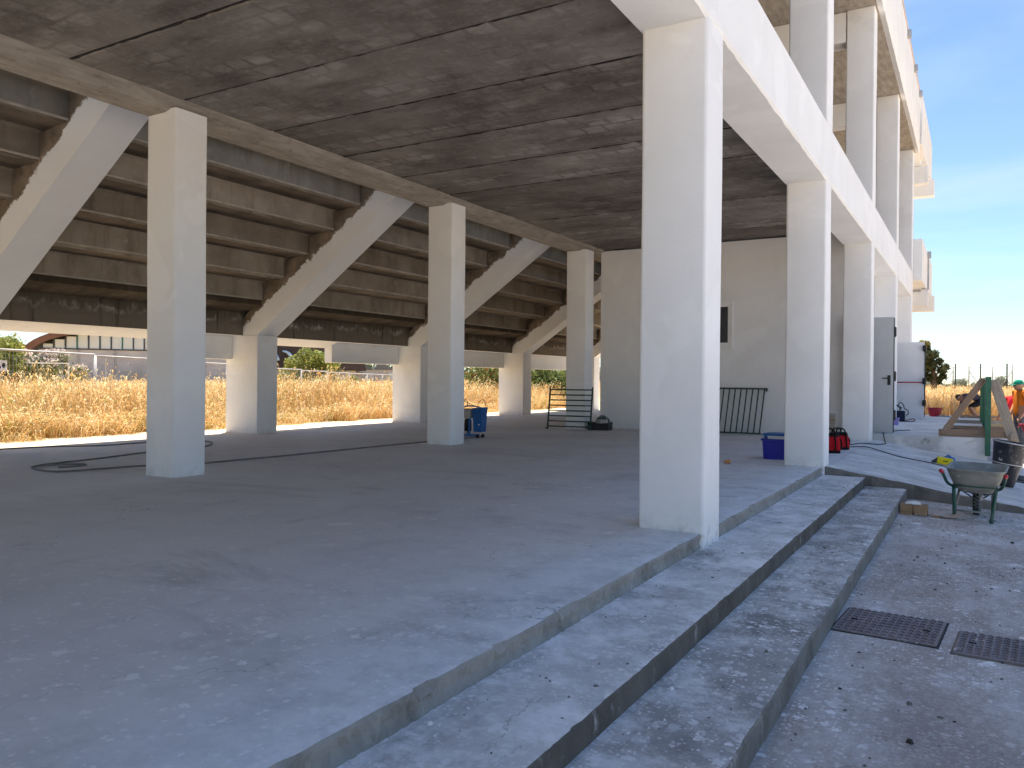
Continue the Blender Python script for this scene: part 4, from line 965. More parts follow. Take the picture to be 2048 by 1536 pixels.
t = thing('trowel_board', 'flat grey mortar board lying beside the red tub near the white door', 'board', (-.78, 26.4, LANDZ + .002)); m = MB(); m.ring_loft([rrect(.16, .1, 0, .06), rrect(.15, .09, .035, .06)], 0, True, True); m.build('board', plain('grey_board', (.25, .27, .25), .8), t); m = MB(); m.tube([(0, 0, .035), (0, 0, .06)], .02, 8); m.build('knob', WOODG, t)

t = thing('pressure_washer', 'dark blue pressure washer with coiled hose on the landing by the doors', 'washer', (-1.63, 22.55, LANDZ))
m = MB(); m.box(-.10, .10, -.12, .12, .0, .27, bev=.025); m.build('body', plain('navy_plastic', (.012, .016, .05), .4), t)
m = MB(); m.bar((-.12, 0, .42), (.02, 0, .33), .05, .035); m.bar((-.02, 0, .34), (-.02, 0, .26), .03, .03); m.build('handle', BLACK, t)
m = MB(); m.tube(smooth_pts([(-.06, 0, .40), (-.02, 0, .48), (.05, .02, .43), (.08, .02, .33), (.15, .03, .28), (.17, .03, .2), (.12, .02, .15)], 5), .011, 7); m.build('hose', RUBBER, t, True)
m = MB(); m.tube([(-.03, 0, .46), (.03, 0, .60)], .006, 6); m.build('lance', GALV, t, True)
cable('thin black lead coiled on the landing beside the pressure washer', [(-1.52, 22.6, LANDZ + .02), (-1.5, 23.5, LANDZ + .012), (-1.44, 24.0, LANDZ + .012), (-1.36, 23.4, LANDZ + .012), (-1.33, 22.7, LANDZ + .012), (-1.45, 22.3, LANDZ + .012), (-1.62, 22.2, LANDZ + .012)], .010)
t = thing('small_bucket', 'small lavender bucket at the foot of the grey door', 'bucket', (-1.60, 20.4, LANDZ)); m = MB(); m.lathe([(0, 0), (.075, 0), (.095, .16), (.102, .16), (.102, .175), (.088, .175), (.07, .012), (0, .012)], 22); autosmooth(m.build('shell', plain('lavender_plastic', (.35, .28, .60), .45), t), 40); m = MB(); m.tube(smooth_pts([(-.1, 0, .165), (-.09, -.06, .12), (0, -.10, .09), (.09, -.06, .12), (.1, 0, .165)], 4), .004, 5); m.build('handle', GALV, t, True)

# loose chips of plaster, grit and small stones on the steps and yard
def debris(name, label, n, zone, zf, smin, smax, mat, seed):
    r_ = np.random.default_rng(seed); m = MB()
    for i in range(n):
        x, y = zone(r_); s_ = r_.uniform(smin, smax) * (1 if r_.random() > .12 else 1.8); z = zf(x, y); a = r_.uniform(0, 6.28); fl = r_.uniform(.25, .7)
        vs = []
        for k in range(5): q = a + k * 1.2566 + r_.uniform(-.3, .3); rr = s_ * r_.uniform(.6, 1.1); vs.append((x + rr * math.cos(q), y + rr * math.sin(q), z - .001))
        for k in range(5): q = a + k * 1.2566 + r_.uniform(-.3, .3); rr = s_ * r_.uniform(.3, .7); vs.append((x + rr * math.cos(q), y + rr * math.sin(q), z + s_ * fl))
        m.add(vs, [(5, 6, 7, 8, 9)] + [(k, (k + 1) % 5, 5 + (k + 1) % 5, 5 + k) for k in range(5)])
    o = m.build(name, mat); return tag(o, label, name.replace('_', ' ').split()[-1], kind='stuff')
STONE = plain('grey_grit', (.20, .18, .165), .95, .4, 30); CHIP = plain('white_plaster_chip', (.72, .71, .70), .9, .1, 30); DARKC = plain('dark_grit', (.05, .045, .042), .95, .3, 30)
def zyard(x, y): return yard_z(x, y) + .002
debris('plaster_chips', 'white plaster chips strewn over the yard and steps', 420, lambda r_: (r_.uniform(-.68, 1.0), r_.uniform(1.2, 10.5)), zyard, .003, .010, CHIP, 1)
debris('grit', 'grey grit and small stones strewn over the yard', 260, lambda r_: (r_.uniform(-.68, 1.0), r_.uniform(1.2, 10.5)), zyard, .003, .012, STONE, 2)
debris('dark_grit', 'dark crumbs strewn over the yard', 60, lambda r_: (r_.uniform(-.66, .8), r_.uniform(2, 10.5)), zyard, .004, .012, DARKC, 3)
debris('step_grit', 'crumbs of plaster lying along the treads', 340, lambda r_: (r_.choice([-1.66 + abs(r_.normal(0, .05)), -1.14 + abs(r_.normal(0, .06)), r_.uniform(-1.14, -.76)]), r_.uniform(.8, 10.9)), lambda x, y: Z1 + .001 if x < -1.19 else Z2 + .001, .003, .010, CHIP, 4)
debris('tread_crumbs', 'grey crumbs lying along the treads', 160, lambda r_: (r_.choice([r_.uniform(-1.66, -1.25), r_.uniform(-1.14, -.76)]), r_.uniform(.8, 10.9)), lambda x, y: Z1 + .001 if x < -1.19 else Z2 + .001, .003, .009, STONE, 5)

# ------------------------------------------------------------------ vegetation
GRASSM = m_leafy('dry_grass_blade', trans=.45, rough=.8)
LEAFM = m_leafy('foliage_leaf', trans=.35, rough=.6)
BARK = plain('grey_brown_bark', (.13, .10, .075), .95, .3, 8, .1, bump=.6)
def np_mesh(name, verts, quads, tints, mat, parent=None):
    """verts (n,3), quads (m,4), tints (n,3): one mesh with a colour attribute"""
    me = bpy.data.meshes.new(name); nv, nq = len(verts), len(quads)
    me.vertices.add(nv); me.vertices.foreach_set('co', np.ascontiguousarray(verts, dtype=np.float32).ravel())
    me.loops.add(nq * 4); me.loops.foreach_set('vertex_index', np.ascontiguousarray(quads, dtype=np.int32).ravel())
    me.polygons.add(nq); me.polygons.foreach_set('loop_start', np.arange(nq, dtype=np.int32) * 4); me.polygons.foreach_set('loop_total', np.full(nq, 4, dtype=np.int32))
    a = me.color_attributes.new('tint', 'FLOAT_COLOR', 'POINT'); a.data.foreach_set('color', np.ascontiguousarray(np.c_[tints, np.ones(nv)], dtype=np.float32).ravel())
    me.update(calc_edges=True); me.materials.append(mat); return link(name, me, parent)
def vfield_z(x, y):
    def ss(a, b, t): t = np.clip((t - a) / (b - a), 0, 1); return t * t * (3 - 2 * t)
    return -.07 - .34 * ss(-16, -34, x) * (1 - ss(60, 140, np.hypot(x, y))) - .05 * ss(30, 60, y)
STRAW = np.array([[.66, .46, .205], [.74, .57, .30], [.60, .37, .135], [.80, .69, .47], [.52, .30, .11]])
def lump(x, y, s):
    return .5 + .5 * np.sin(x * s + 1.3 * np.sin(y * s * .7 + 1)) * np.cos(y * s * 1.1 + 1.7 * np.sin(x * s * .5 + 2))
def grass(name, label, xs, ys, hs, width, seed, lean=.35, green=.05, head=1., lowf=(.80, .66, .50)):
    r_ = np.random.default_rng(seed); n = len(xs); z0 = vfield_z(xs, ys) - .01
    ang = r_.uniform(0, 2 * np.pi, n); bend = hs * np.abs(r_.normal(lean, .22, n)); bx_, by_ = np.cos(ang), np.sin(ang)
    sa = r_.uniform(0, 2 * np.pi, n); sxv, syv = np.cos(sa), np.sin(sa)
    pts = []; 
    for f, wf, bf in ((0, 1., 0.), (.45, .85, .16), (.80, .5, .55), (.84, 2.6 * head, .62), (1.0, .3, 1.12)):
        cx = xs + bx_ * bend * bf; cy = ys + by_ * bend * bf; cz = z0 + hs * (f - .16 * (f > .9))
        w = width * wf * .5
        pts.append(np.stack([cx - sxv * w, cy - syv * w, cz], 1)); pts.append(np.stack([cx + sxv * w, cy + syv * w, cz], 1))
    V = np.stack(pts, 1).reshape(-1, 3)
    base = (np.arange(n) * 10)[:, None]
    Q = np.concatenate([base + np.array([[2 * k, 2 * k + 1, 2 * k + 3, 2 * k + 2]]) for k in range(4)], 1).reshape(-1, 4)
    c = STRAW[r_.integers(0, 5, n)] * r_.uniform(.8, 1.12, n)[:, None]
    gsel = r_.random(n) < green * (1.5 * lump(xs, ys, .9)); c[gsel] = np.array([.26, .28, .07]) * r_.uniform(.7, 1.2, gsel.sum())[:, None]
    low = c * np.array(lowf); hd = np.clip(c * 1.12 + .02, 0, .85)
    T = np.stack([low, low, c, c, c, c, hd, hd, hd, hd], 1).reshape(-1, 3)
    o = np_mesh(name, V, Q, T, GRASSM); return tag(o, label, 'grass', kind='stuff')
def scatter(n, x0, x1, y0, y1, seed, dens=None):
    r_ = np.random.default_rng(seed); xs = r_.uniform(x0, x1, n); ys = r_.uniform(y0, y1, n)
    if dens is not None: k = r_.random(n) < dens(xs, ys); xs, ys = xs[k], ys[k]
    return xs, ys, r_
def wedge(xs, ys, a0=24, a1=70):
    a = np.degrees(np.arctan2(-xs, ys)); return (a > a0) & (a < a1)
def hgt(xs, ys, r_, lo, hi): return (lo + (hi - lo) * (.55 * lump(xs, ys, .55) + .45 * lump(xs + 3, ys, 2.1))) * np.clip(r_.normal(.82, .24, len(xs)), .25, 1.45)
# low tangle at the margin, then tall oats, then farther and coarser
xs, ys, r_ = scatter(46000, -15.6, -13.5, 3, 28, 1, lambda x, y: np.clip((-13.72 - x + .22 * np.sin(y * 1.1) + .16 * np.sin(y * 2.9) + .12 * np.sin(y * 6.1)) / .3, .01, 1))
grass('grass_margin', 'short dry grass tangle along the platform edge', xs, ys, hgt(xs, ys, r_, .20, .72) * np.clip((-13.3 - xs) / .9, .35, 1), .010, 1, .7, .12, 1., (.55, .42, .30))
xs, ys, r_ = scatter(130000, -23, -14.7, 3, 40, 2); k = wedge(xs, ys); xs, ys = xs[k], ys[k]
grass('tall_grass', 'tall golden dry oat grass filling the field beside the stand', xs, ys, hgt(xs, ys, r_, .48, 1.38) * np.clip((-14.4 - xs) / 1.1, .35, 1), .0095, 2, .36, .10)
xs, ys, r_ = scatter(120000, -46, -23, 5, 75, 3); k = wedge(xs, ys); xs, ys = xs[k], ys[k]
grass('meadow_grass', 'dry grass of the field around the mesh fence', xs, ys, hgt(xs, ys, r_, .75, 1.2), .017, 3, .3, .04)
xs, ys, r_ = scatter(70000, -100, -46, 15, 140, 4); k = wedge(xs, ys, 20); xs, ys = xs[k], ys[k]
grass('far_grass', 'distant dry grass in front of the hangar', xs, ys, hgt(xs, ys, r_, .7, 1.1), .04, 4, .3, .06)
# a few tall drooping oat stalks at the front
xs, ys, r_ = scatter(420, -17.5, -15.3, 5, 26, 8, lambda x, y: (lump(x, y, 1.7) > .72) * 1.)
grass('oat_stalks', 'pale drooping oat stalks standing above the grass', xs, ys, r_.uniform(1.05, 1.45, len(xs)), .011, 9, .3, 0, 2.2)
xs, ys, r_ = scatter(60000, -6, 9, 28.6, 62, 5, lambda x, y: np.clip((y - 28.4) / 1.2, .1, 1))
grass('field_grass', 'tall golden grass beyond the landing at the right', xs, ys, hgt(xs, ys, r_, .62, 1.1) * np.clip((ys - 28.2) / 2.0, .35, 1), .013, 5, .3, .02)
xs, ys, r_ = scatter(30000, -14, 22, 62, 150, 6)
grass('far_field_grass', 'distant golden grass behind the green mesh fence', xs, ys, hgt(xs, ys, r_, .55, .9), .05, 6, .3, .05)

def leaf_cloud(centers, radii, n, size, cols, seed, squash=1., surf=.55):
    """leaf quads spread through overlapping clumps, denser towards the outside"""
    r_ = np.random.default_rng(seed); centers = np.array(centers, float); radii = np.array(radii, float)
    w = radii ** 2; idx = r_.choice(len(radii), n, p=w / w.sum())
    d = r_.normal(size=(n, 3)); d /= np.linalg.norm(d, axis=1)[:, None]
    rad = radii[idx] * (surf + (1 - surf) * r_.random(n)) * r_.uniform(.75, 1.12, n)
    P = centers[idx] + d * rad[:, None] * np.array([1, 1, squash])
    nrm = d + r_.normal(size=(n, 3)) * .7; nrm /= np.linalg.norm(nrm, axis=1)[:, None]
    a = np.cross(nrm, r_.normal(size=(n, 3))); a /= np.linalg.norm(a, axis=1)[:, None]; b = np.cross(nrm, a)
    s_ = size * r_.uniform(.55, 1.3, n)[:, None]
    V = np.stack([P - a * s_, P + b * s_ * .42, P + a * s_, P - b * s_ * .42], 1).reshape(-1, 3)
    c = np.array(cols)[r_.integers(0, len(cols), n)] * r_.uniform(.75, 1.25, n)[:, None]
    cl = r_.uniform(.75, 1.2, len(radii))[idx]; c = c * cl[:, None]
    return V, np.arange(4 * n).reshape(-1, 4), np.repeat(c, 4, 0)
GRN = [(.15, .19, .06), (.11, .15, .045), (.20, .23, .075)]
GRN2 = [(.26, .29, .075), (.19, .235, .06), (.32, .33, .10)]
PINE = [(.055, .072, .032), (.075, .088, .035), (.10, .105, .045)]
def bush(name, label, cat, loc, w, h, n, size, cols, seed, clumps=9, group=None, flowers=None, trunk_h=.0, d=None):
    t = thing(name, label, cat, loc, 0, group); r_ = random.Random(seed); d = d or w
    cs, rs = [], []
    for i in range(clumps):
        a = r_.uniform(0, 6.28); q = math.sqrt(r_.random()) * .72; zc = trunk_h + (h - trunk_h) * r_.uniform(.22, .80)
        rr = min(w, h - trunk_h) * r_.uniform(.2, .34)
        cs.append((w * .5 * q * math.cos(a) * (1.25 - zc / h * .5), d * .5 * q * math.sin(a), zc)); rs.append(rr)
    V, Q, T = leaf_cloud(cs, rs, n, size, cols, seed)
    V[:, 2] = np.maximum(V[:, 2], .02)
    np_mesh('crown' if trunk_h else 'foliage', V, Q, T, LEAFM, t)
    m = MB(); r0 = .05 + w * .012
    m.tube(smooth_pts([(0, 0, -.05), (.03 * w, 0, h * .25), (0, .03, h * .5)], 4), [r0 - i * r0 * .06 for i in range(9)], 7)
    for c_ in cs[:7]: m.tube(smooth_pts([(0, 0, max(.1, trunk_h * .8)), (c_[0] * .45, c_[1] * .45, (trunk_h + c_[2]) * .5), c_], 3), [r0 * .5 - i * r0 * .06 for i in range(7)], 6)
    m.build('trunk' if trunk_h else 'stem', BARK, t, True)
    if flowers:
        nf, cf = flowers; top = [(c_, r) for c_, r in zip(cs, rs) if c_[2] > h * .45]
        V, Q, T = leaf_cloud([(c_[0], c_[1], c_[2] + r * .5) for c_, r in top], [r * .8 for _, r in top], nf, size * .9, cf, seed + 1, .7, .8); np_mesh('flowers', V, Q, T, LEAFM, t)
    return t
def at(px, py, dist, z=None):
    pass
def dirpt(dx, dy, dist, z): n = math.hypot(dx, dy); return (dx / n * dist, dy / n * dist, z)
def zfld(p): return float(vfield_z(np.array(p[0]), np.array(p[1])))
def place(dx, dy, dist): p = dirpt(dx, dy, dist, 0); return (p[0], p[1], zfld(p))
PALEP = [(.70, .62, .58), (.74, .66, .60), (.62, .48, .44)]
bush('oleander_bush', 'wide oleander bush with pale flowers behind the white goal', 'bush', place(-.872, .49, 84), 10.5, 3.7, 5600, .17, GRN, 3, 18, None, (3000, PALEP))
bush('oleander_bush', 'smaller pink flowering bush at the left of the hangar', 'bush', place(-.880, .470, 92), 5, 3.6, 2200, .19, GRN, 31, 9, None, (700, [(.60, .40, .38), (.66, .52, .48)]))
bush('leafy_tree', 'yellow green leafy tree at the far left edge of the field', 'tree', place(-.8925, .4515, 74), 6.5, 4.6, 4200, .18, GRN2, 4, 14, None, None, 1.0)
bush('hedge', 'dark green hedge behind the mesh fence at the far left', 'hedge', place(-.889, .452, 70), 4.5, 1.9, 2200, .16, [(.03, .05, .022), (.04, .06, .026)], 5, 10)
bush('wild_bush', 'small pale leafed bush growing in the grass by the fence post', 'bush', place(-.8375, .5464, 26), 1.5, 1.0, 1500, .075, [(.30, .30, .14), (.22, .24, .09), (.38, .36, .2)], 6, 10)
bush('feathery_tree', 'feathery yellow green tree behind the mesh fence between the piers', 'tree', place(-.6945, .7195, 66), 5.2, 4.0, 4800, .16, GRN2, 7, 15, None, None, .8)
bush('feathery_tree', 'low green tree half hidden by the second pier', 'tree', place(-.7235, .690, 74), 3.2, 2.4, 1700, .16, GRN2, 8, 8, None, None, .4)
bush('wild_bush', 'green shrub right of the feathery tree along the fence', 'bush', place(-.667, .745, 66), 3.2, 1.9, 1500, .15, GRN2, 9, 8)
bush('tall_shrub', 'tall green shrub with rusty leaves behind the third pier', 'bush', place(-.5185, .855, 36), 3.4, 2.3, 3600, .10, GRN + [(.20, .21, .07), (.30, .12, .03)], 10, 12)
bush('tall_shrub', 'dense dark green shrub beside the farthest pier', 'bush', place(-.4690, .883, 36), 3.4, 2.25, 4400, .10, GRN, 12, 13)
bush('tall_shrub', 'dark shrub behind the leaning railing section', 'bush', place(-.440, .898, 38), 2.6, 2.1, 2400, .10, GRN, 13, 9)

# pine behind the white door
pl = (-2.06, 52.0, -.1)
t = thing('pine_tree', 'dark ragged pine tree rising behind the white door', 'tree', pl)
cs = [(-.2, 0, 2.2), (.25, .3, 2.45), (.42, -.2, 1.95), (.0, 0, 2.85), (-.5, .2, 3.2), (-.3, -.3, 2.7), (.45, .1, 1.6), (-1.1, 0, 2.5), (.62, .2, 2.15), (-.6, .1, 1.6), (.2, .2, 1.35), (-.1, .1, 1.5)]
rs = [.45, .26, .27, .28, .36, .4, .24, .5, .2, .45, .28, .3]
V, Q, T = leaf_cloud(cs, rs, 5200, .09, PINE, 21); np_mesh('crown', V, Q, T, LEAFM, t)
V, Q, T = leaf_cloud([(-.62, .2, 3.5), (-.4, .1, 3.45)], [.22, .22], 700, .08, [(.20, .19, .05), (.26, .23, .07)], 22); np_mesh('crown_tip', V, Q, T, LEAFM, t)
m = MB(); m.tube([(0, 0, -.1), (.03, 0, 1.2), (-.1, 0, 2.6), (-.3, .1, 3.6)], [.16, .13, .09, .03], 8)
for c_ in cs: m.tube(smooth_pts([(0, 0, max(.9, c_[2] - .7)), (c_[0] * .5, c_[1] * .5, c_[2] - .15), c_], 3), [.05 - .006 * i for i in range(7)], 6)
m.build('trunk', BARK, t, True)
# distant line of trees at the right, haze mixed into the leaf colours
r_ = random.Random(30); cs, rs = [], []
for i in range(150):
    x = -45 + i * .62 + r_.uniform(-.5, .5); hh = .95 + 1.0 * r_.random() ** 3 + (1.3 if i in (66, 67, 68, 81, 82) else 0)
    cs.append((x, 235 + r_.uniform(-10, 10), hh * .55 - .3)); rs.append(hh * .55)
V, Q, T = leaf_cloud(cs, rs, 15000, .30, [(.24, .27, .21), (.28, .30, .23), (.20, .235, .19)], 33); tag(np_mesh('treeline', V, Q, T, LEAFM), 'low haze paled line of trees along the far horizon', 'treeline', kind='stuff')
r_ = random.Random(35); cs, rs = [], []
for i in range(220):
    a = R(22 + i * .22 + r_.uniform(-.1, .1)); D_ = 210 + r_.uniform(-12, 12); hh = 3.2 + 3 * r_.random() ** 2
    cs.append((-math.sin(a) * D_, math.cos(a) * D_, hh * .5)); rs.append(hh * .55)
V, Q, T = leaf_cloud(cs, rs, 14000, .6, [(.09, .12, .05), (.12, .15, .06)], 36); tag(np_mesh('far_wood', V, Q, T, LEAFM), 'far green wood behind the field on the left', 'wood', kind='stuff')

# ------------------------------------------------------------------ fences
def post_line(a, b, n): return [(a[0] + (b[0] - a[0]) * i / n, a[1] + (b[1] - a[1]) * i / n) for i in range(n + 1)]
fa, fb = dirpt(-.8455, .534, 25, 0), dirpt(-.6317, .7752, 58, 0)
L_ = math.hypot(fb[0] - fa[0], fb[1] - fa[1]); ux, uy = (fb[0] - fa[0]) / L_, (fb[1] - fa[1]) / L_
PW = 4.3
side = ['leftmost', 'second', 'third', 'fourth', 'fifth', 'sixth', 'seventh', 'eighth', 'ninth', 'tenth', 'eleventh', 'twelfth', 'thirteenth', 'fourteenth', 'fifteenth']
proto = None
npan = int(L_ / PW) + 4
for i in range(npan):
    s0 = (i - 2) * PW; x, y = fa[0] + ux * s0, fa[1] + uy * s0; z = zfld((x, y))
    lab = 'grey wire mesh site fence section, %s from the left edge' % side[i]
    if proto is None:
        t = proto = thing('site_fence', lab, 'site fence', (x, y, z), math.atan2(uy, ux), 'site fence panels across the field'); H_ = 1.80
        for xx in (.03, PW - .03): m = MB(); m.tube([(xx, 0, .0), (xx, 0, H_)], .03, 8); m.build('post', FENCEM, t, True)
        for zz in (.15, H_): m = MB(); m.tube([(.03, 0, zz), (PW - .03, 0, zz)], .026, 8); m.build('rail', FENCEM, t, True)
        m = MB()
        for q in range(1, 34): xx = .03 + (PW - .06) * q / 34; m.bar((xx, 0, .16), (xx, 0, H_ - .02), .0045, .0045)
        for q in range(1, 9): zz = .15 + (H_ - .15) * q / 9; m.bar((.03, .004, zz), (PW - .03, .004, zz), .005, .005)
        tag(m.build('wire_mesh', FENCEM, t), kind='stuff')
        m = MB(); m.box(-.1, .25, -.12, .12, -.02, .13, bev=.02); m.build('foot_block', plain('fence_foot_concrete', (.35, .34, .32), .95), t)
    else:
        t = copy_tree(proto); t.location = (x, y, z); t['label'] = lab
# white notice on the fence at the far left
p = (fa[0] - ux * 3.75, fa[1] - uy * 3.75); t = thing('fence_notice', 'small white notice with a blue mark hung on the mesh fence at the far left', 'sign', (p[0] + .02, p[1] - .05, zfld(p) + 1.40), math.atan2(uy, ux))
m = MB(); m.box(-.33, .33, -.006, .006, -.10, .16); m.build('board', WHITEP, t); m = MB(); m.lathe([(0, 0), (.06, 0)], 16); m.v = [(x + .21, -.0075, y + .04) for x, y, z in m.v]; m.build('emblem', BLACK, t); m = MB(); m.box(-.30, .12, -.0078, -.0062, -.04, .02); m.build('lettering', BLUET, t)

gfa = thing('mesh_fence', 'tall green welded mesh fence with dark posts at the right', 'fence', (-2.55, 60, -.12))
pts = [(-6.0, 60.0), (-4.2, 60), (-2.53, 60), (-1.13, 60), (.29, 60), (1.75, 60), (3.2, 60), (4.65, 60), (6.1, 60)]
H_ = 2.50
for i, (x, y) in enumerate(pts):
    m = MB(); m.box(x + 2.55 - .035, x + 2.55 + .035, -.04, .04, 0, H_, bev=.006); m.build('post', plain('dark_fence_post', (.022, .03, .034), .5) if i == 0 else bpy.data.materials['dark_fence_post'], gfa)
m = MB(); x0, x1 = -6.0 + 2.55, 6.1 + 2.55
WIRE = plain('grey_green_wire', (.30, .34, .33), .6)
for q in range(int((x1 - x0) / .10)): m.bar((x0 + q * .10, .05, .1), (x0 + q * .10, .05, H_ - .02), .0055, .0055)
for q in range(13): m.bar((x0, .055, .1 + q * .196), (x1, .055, .1 + q * .196), .006, .006)
tag(m.build('wire_mesh', WIRE, gfa), kind='stuff')
# second, thinner fence farther off
gfb = thing('wire_fence', 'thin grey wire fence with slanting braces behind the green fence', 'fence', (-3, 100, -.12))
THINP = plain('pale_fence_post', (.30, .30, .30), .7); H_ = 3.3
for i, x in enumerate((-.9, .9, 2.4, 4.6, 6.4, 8.1, 10.0)):
    m = MB(); m.tube([(x, 0, 0), (x, 0, H_ - (i % 2) * .25)], .05, 7); pp = m.build('post', THINP, gfb, True)
    if i in (1, 2, 4, 5):
        s_ = -1 if i in (1, 4) else 1; m = MB(); m.tube([(x, 0, 2.6), (x + s_ * 1.4, 0, .3)], .035, 6); m.build('brace', THINP, gfb, True)
m = MB()
for q in range(6): m.bar((-1.5, 0, .4 + q * .5), (10.5, 0, .4 + q * .5), .015, .015)
tag(m.build('wires', THINP, gfb), kind='stuff')

# ------------------------------------------------------------------ goal, hangar, sheds, house
gd = 80
gL, gR = dirpt(-.8807, .4737, gd, 0), dirpt(-.8589, .5122, gd + 1.5, 0)
zz = zfld(gL); t = thing('football_goal', 'white football goal frame standing in the dry field', 'goal', (gL[0], gL[1], zz), math.atan2(gR[1] - gL[1], gR[0] - gL[0]))
W_ = math.hypot(gR[0] - gL[0], gR[1] - gL[1])
for x in (0, W_): m = MB(); m.box(x - .06, x + .06, -.06, .06, 0, 2.52); m.build('post', WHITEP, t)
m = MB(); m.box(-.06, W_ + .06, -.058, .058, 2.521, 2.64); m.build('crossbar', WHITEP, t)

def facing(dx, dy, dist):
    """origin and heading of a building whose long side faces the field"""
    p = dirpt(dx, dy, dist, 0); return p, math.atan2(dy, dx) - math.pi / 2
p, hd = facing(-.8145, .5802, 118)
HW = plain('pale_grey_render', (.46, .46, .47), .9, .12, .5); HBR = plain('rust_brown_arch', (.17, .085, .06), .7, .2, .5); HGL = plain('milky_glazing', (.62, .66, .66), .3, .06, .4); HDK = plain('dark_steel_mullion', (.05, .05, .055), .5); HDG = plain('green_downpipe', (.04, .13, .10), .5)
HR = plain('dark_vault_roof', (.06, .06, .065), .6, .2, .3)
t = thing('sports_hangar', 'large barrel vaulted hangar with a brown arch and milky glazing strip', 'hangar', (p[0], p[1], -.3), hd)
HWD, HZ0, HZ1, HX = 19.5, 5.0, 6.7, 0.
m = MB(); m.box(-13.0, 13.0, 0, 26, 0, HZ0 - .15); m.build('wall', HW, t)
m = MB(); m.box(-13.1, 13.1, -.12, 0.0 - .001, HZ0 - .15, HZ0); m.build('string_course', HDK, t)
xm = [-12.6 + 1.32 * i for i in range(20)]
for i, x in enumerate(xm[:-1]):
    topz = 4.2 + 3.4 * math.sqrt(max(0, 1 - (x / 13.7) ** 2))
    if topz < HZ0 + .3: continue
    m = MB(); m.box(x + .12, x + 1.20, .02, .06, HZ0, topz); m.build('pane', HGL, t)
    m = MB(); m.box(x - .1, x + .115, -.08, .02, HZ0, topz); m.build('mullion', HDG if i % 4 == 3 else HDK, t)
arc = [(14.7 * math.cos(R(a)), 4.2 + 4.35 * math.sin(R(a))) for a in range(0, 181, 6)]
inn = [(13.75 * math.cos(R(a)), 4.2 + 3.45 * math.sin(R(a))) for a in range(180, -1, -6)]
m = MB()
for i in range(len(arc) - 1):
    a, b, c, d = arc[i], arc[i + 1], inn[len(inn) - 2 - i], inn[len(inn) - 1 - i]
    m.prism([a, b, c, d], -1.2, -.4)
m.build('arch', HBR, t)
m = MB(); arc2 = [(14.6 * math.cos(R(a)), 4.2 + 4.25 * math.sin(R(a))) for a in range(0, 181, 6)]
m.ring_loft([[(x, -.39, z) for x, z in arc2] + [(x * .985, -.39, z - .25) for x, z in arc2[::-1]], [(x, 26, z) for x, z in arc2] + [(x * .985, 26, z - .25) for x, z in arc2[::-1]]], 0, True, True); m.build('vault_roof', HR, t)
for s_ in (-1, 1): m = MB(); m.box(s_ * 14.4 - .5, s_ * 14.4 + .5, -1.3, .2, 0, 4.3); m.build('arch_buttress', HBR, t)
m = MB(); m.box(-12.4, -10.9, -.06, -.001, 3.2, HZ0 - .3); m.build('window', HDK, t)
for x in (-11.5 + 3, -4.2, .8, 4.1): m = MB(); m.box(x - .12, x + .12, -.14, -.002, 0, HZ0 - .16); m.build('pilaster', plain('grey_pilaster', (.34, .345, .35), .9) if x == -8.5 else bpy.data.materials['grey_pilaster'], t)
m = MB(); m.box(-3.5, -.9, -.05, -.003, 0, 2.1); m.build('door', plain('beige_door', (.42, .41, .37), .8), t)
# dark vaulted hall in the middle
p, hd = facing(-.715, .699, 128)
t = thing('vaulted_hall', 'dark vaulted hall with curved roof lights behind the feathery tree', 'hall', (p[0], p[1], -.3), hd)
m = MB(); m.box(-9, 10, 0, 20, 0, 3.6); m.build('wall', HW, t)
arc2 = [(11.5 * math.cos(R(a)) , 2.6 + 5.6 * math.sin(R(a))) for a in range(0, 181, 9)]
m = MB(); m.ring_loft([[(x, -.8, z) for x, z in arc2], [(x, 20, z) for x, z in arc2]], 0, True, True); m.build('vault_roof', plain('dark_brown_vault', (.05, .035, .035), .5, .3, .4), t)
for ax in (-5.5, -3.4, -1.2, 1.2):
    m = MB(); pts_ = [(ax + 2.6 * math.cos(R(a)) * .55, -.95, 4.0 + 1.5 * math.sin(R(a))) for a in range(0, 100, 15)]; m.tube(pts_, [.42 - .05 * i for i in range(len(pts_))], 8); m.build('roof_light', plain('sky_blue_glass', (.45, .62, .78), .2) if ax == -5.5 else bpy.data.materials['sky_blue_glass'], t, True)
# low saw-tooth sheds and white buildings
p, hd = facing(-.652, .758, 140)
t = thing('sawtooth_shed', 'low grey shed with saw tooth roof seen under the deep edge beam', 'shed', (p[0], p[1], -.3), hd)
m = MB(); m.box(-9, 9, 0, 10, 0, 2.9); m.build('wall', HW, t)
for i in range(5):
    x = -8.9 + i * 3.55; m = MB(); m.prism([(x, 2.905), (x + 3.5, 2.905), (x + 3.5, 3.0), (x + 1.1, 4.5)], -.2, 10); m.build('roof_tooth', plain('grey_sheet_roof', (.16, .17, .18), .6) if i == 0 else bpy.data.materials['grey_sheet_roof'], t)
for i in range(4): m = MB(); m.box(-7.6 + i * 4, -6.2 + i * 4, -.05, -.002, 1.2, 2.4); m.build('window', HGL, t)
p, hd = facing(-.9005, .435, 150)
t = thing('house', 'pale house with a shallow pitched roof at the far left', 'house', (p[0], p[1], -.3), hd)
m = MB(); m.box(-7, 9.5, 0, 12, 0, 5.4); m.build('wall', plain('cream_render', (.66, .62, .56), .9), t)
m = MB(); m.prism([(-7.8, 5.405), (10.3, 5.405), (1.2, 8.2)], -.6, 12.6); m.build('roof', plain('brown_tile_roof', (.24, .17, .14), .9), t)
for x in (-4, 0.5, 5): m = MB(); m.box(x, x + 1.2, -.05, -.002, 2.6, 4.2); m.build('window', HDK, t)
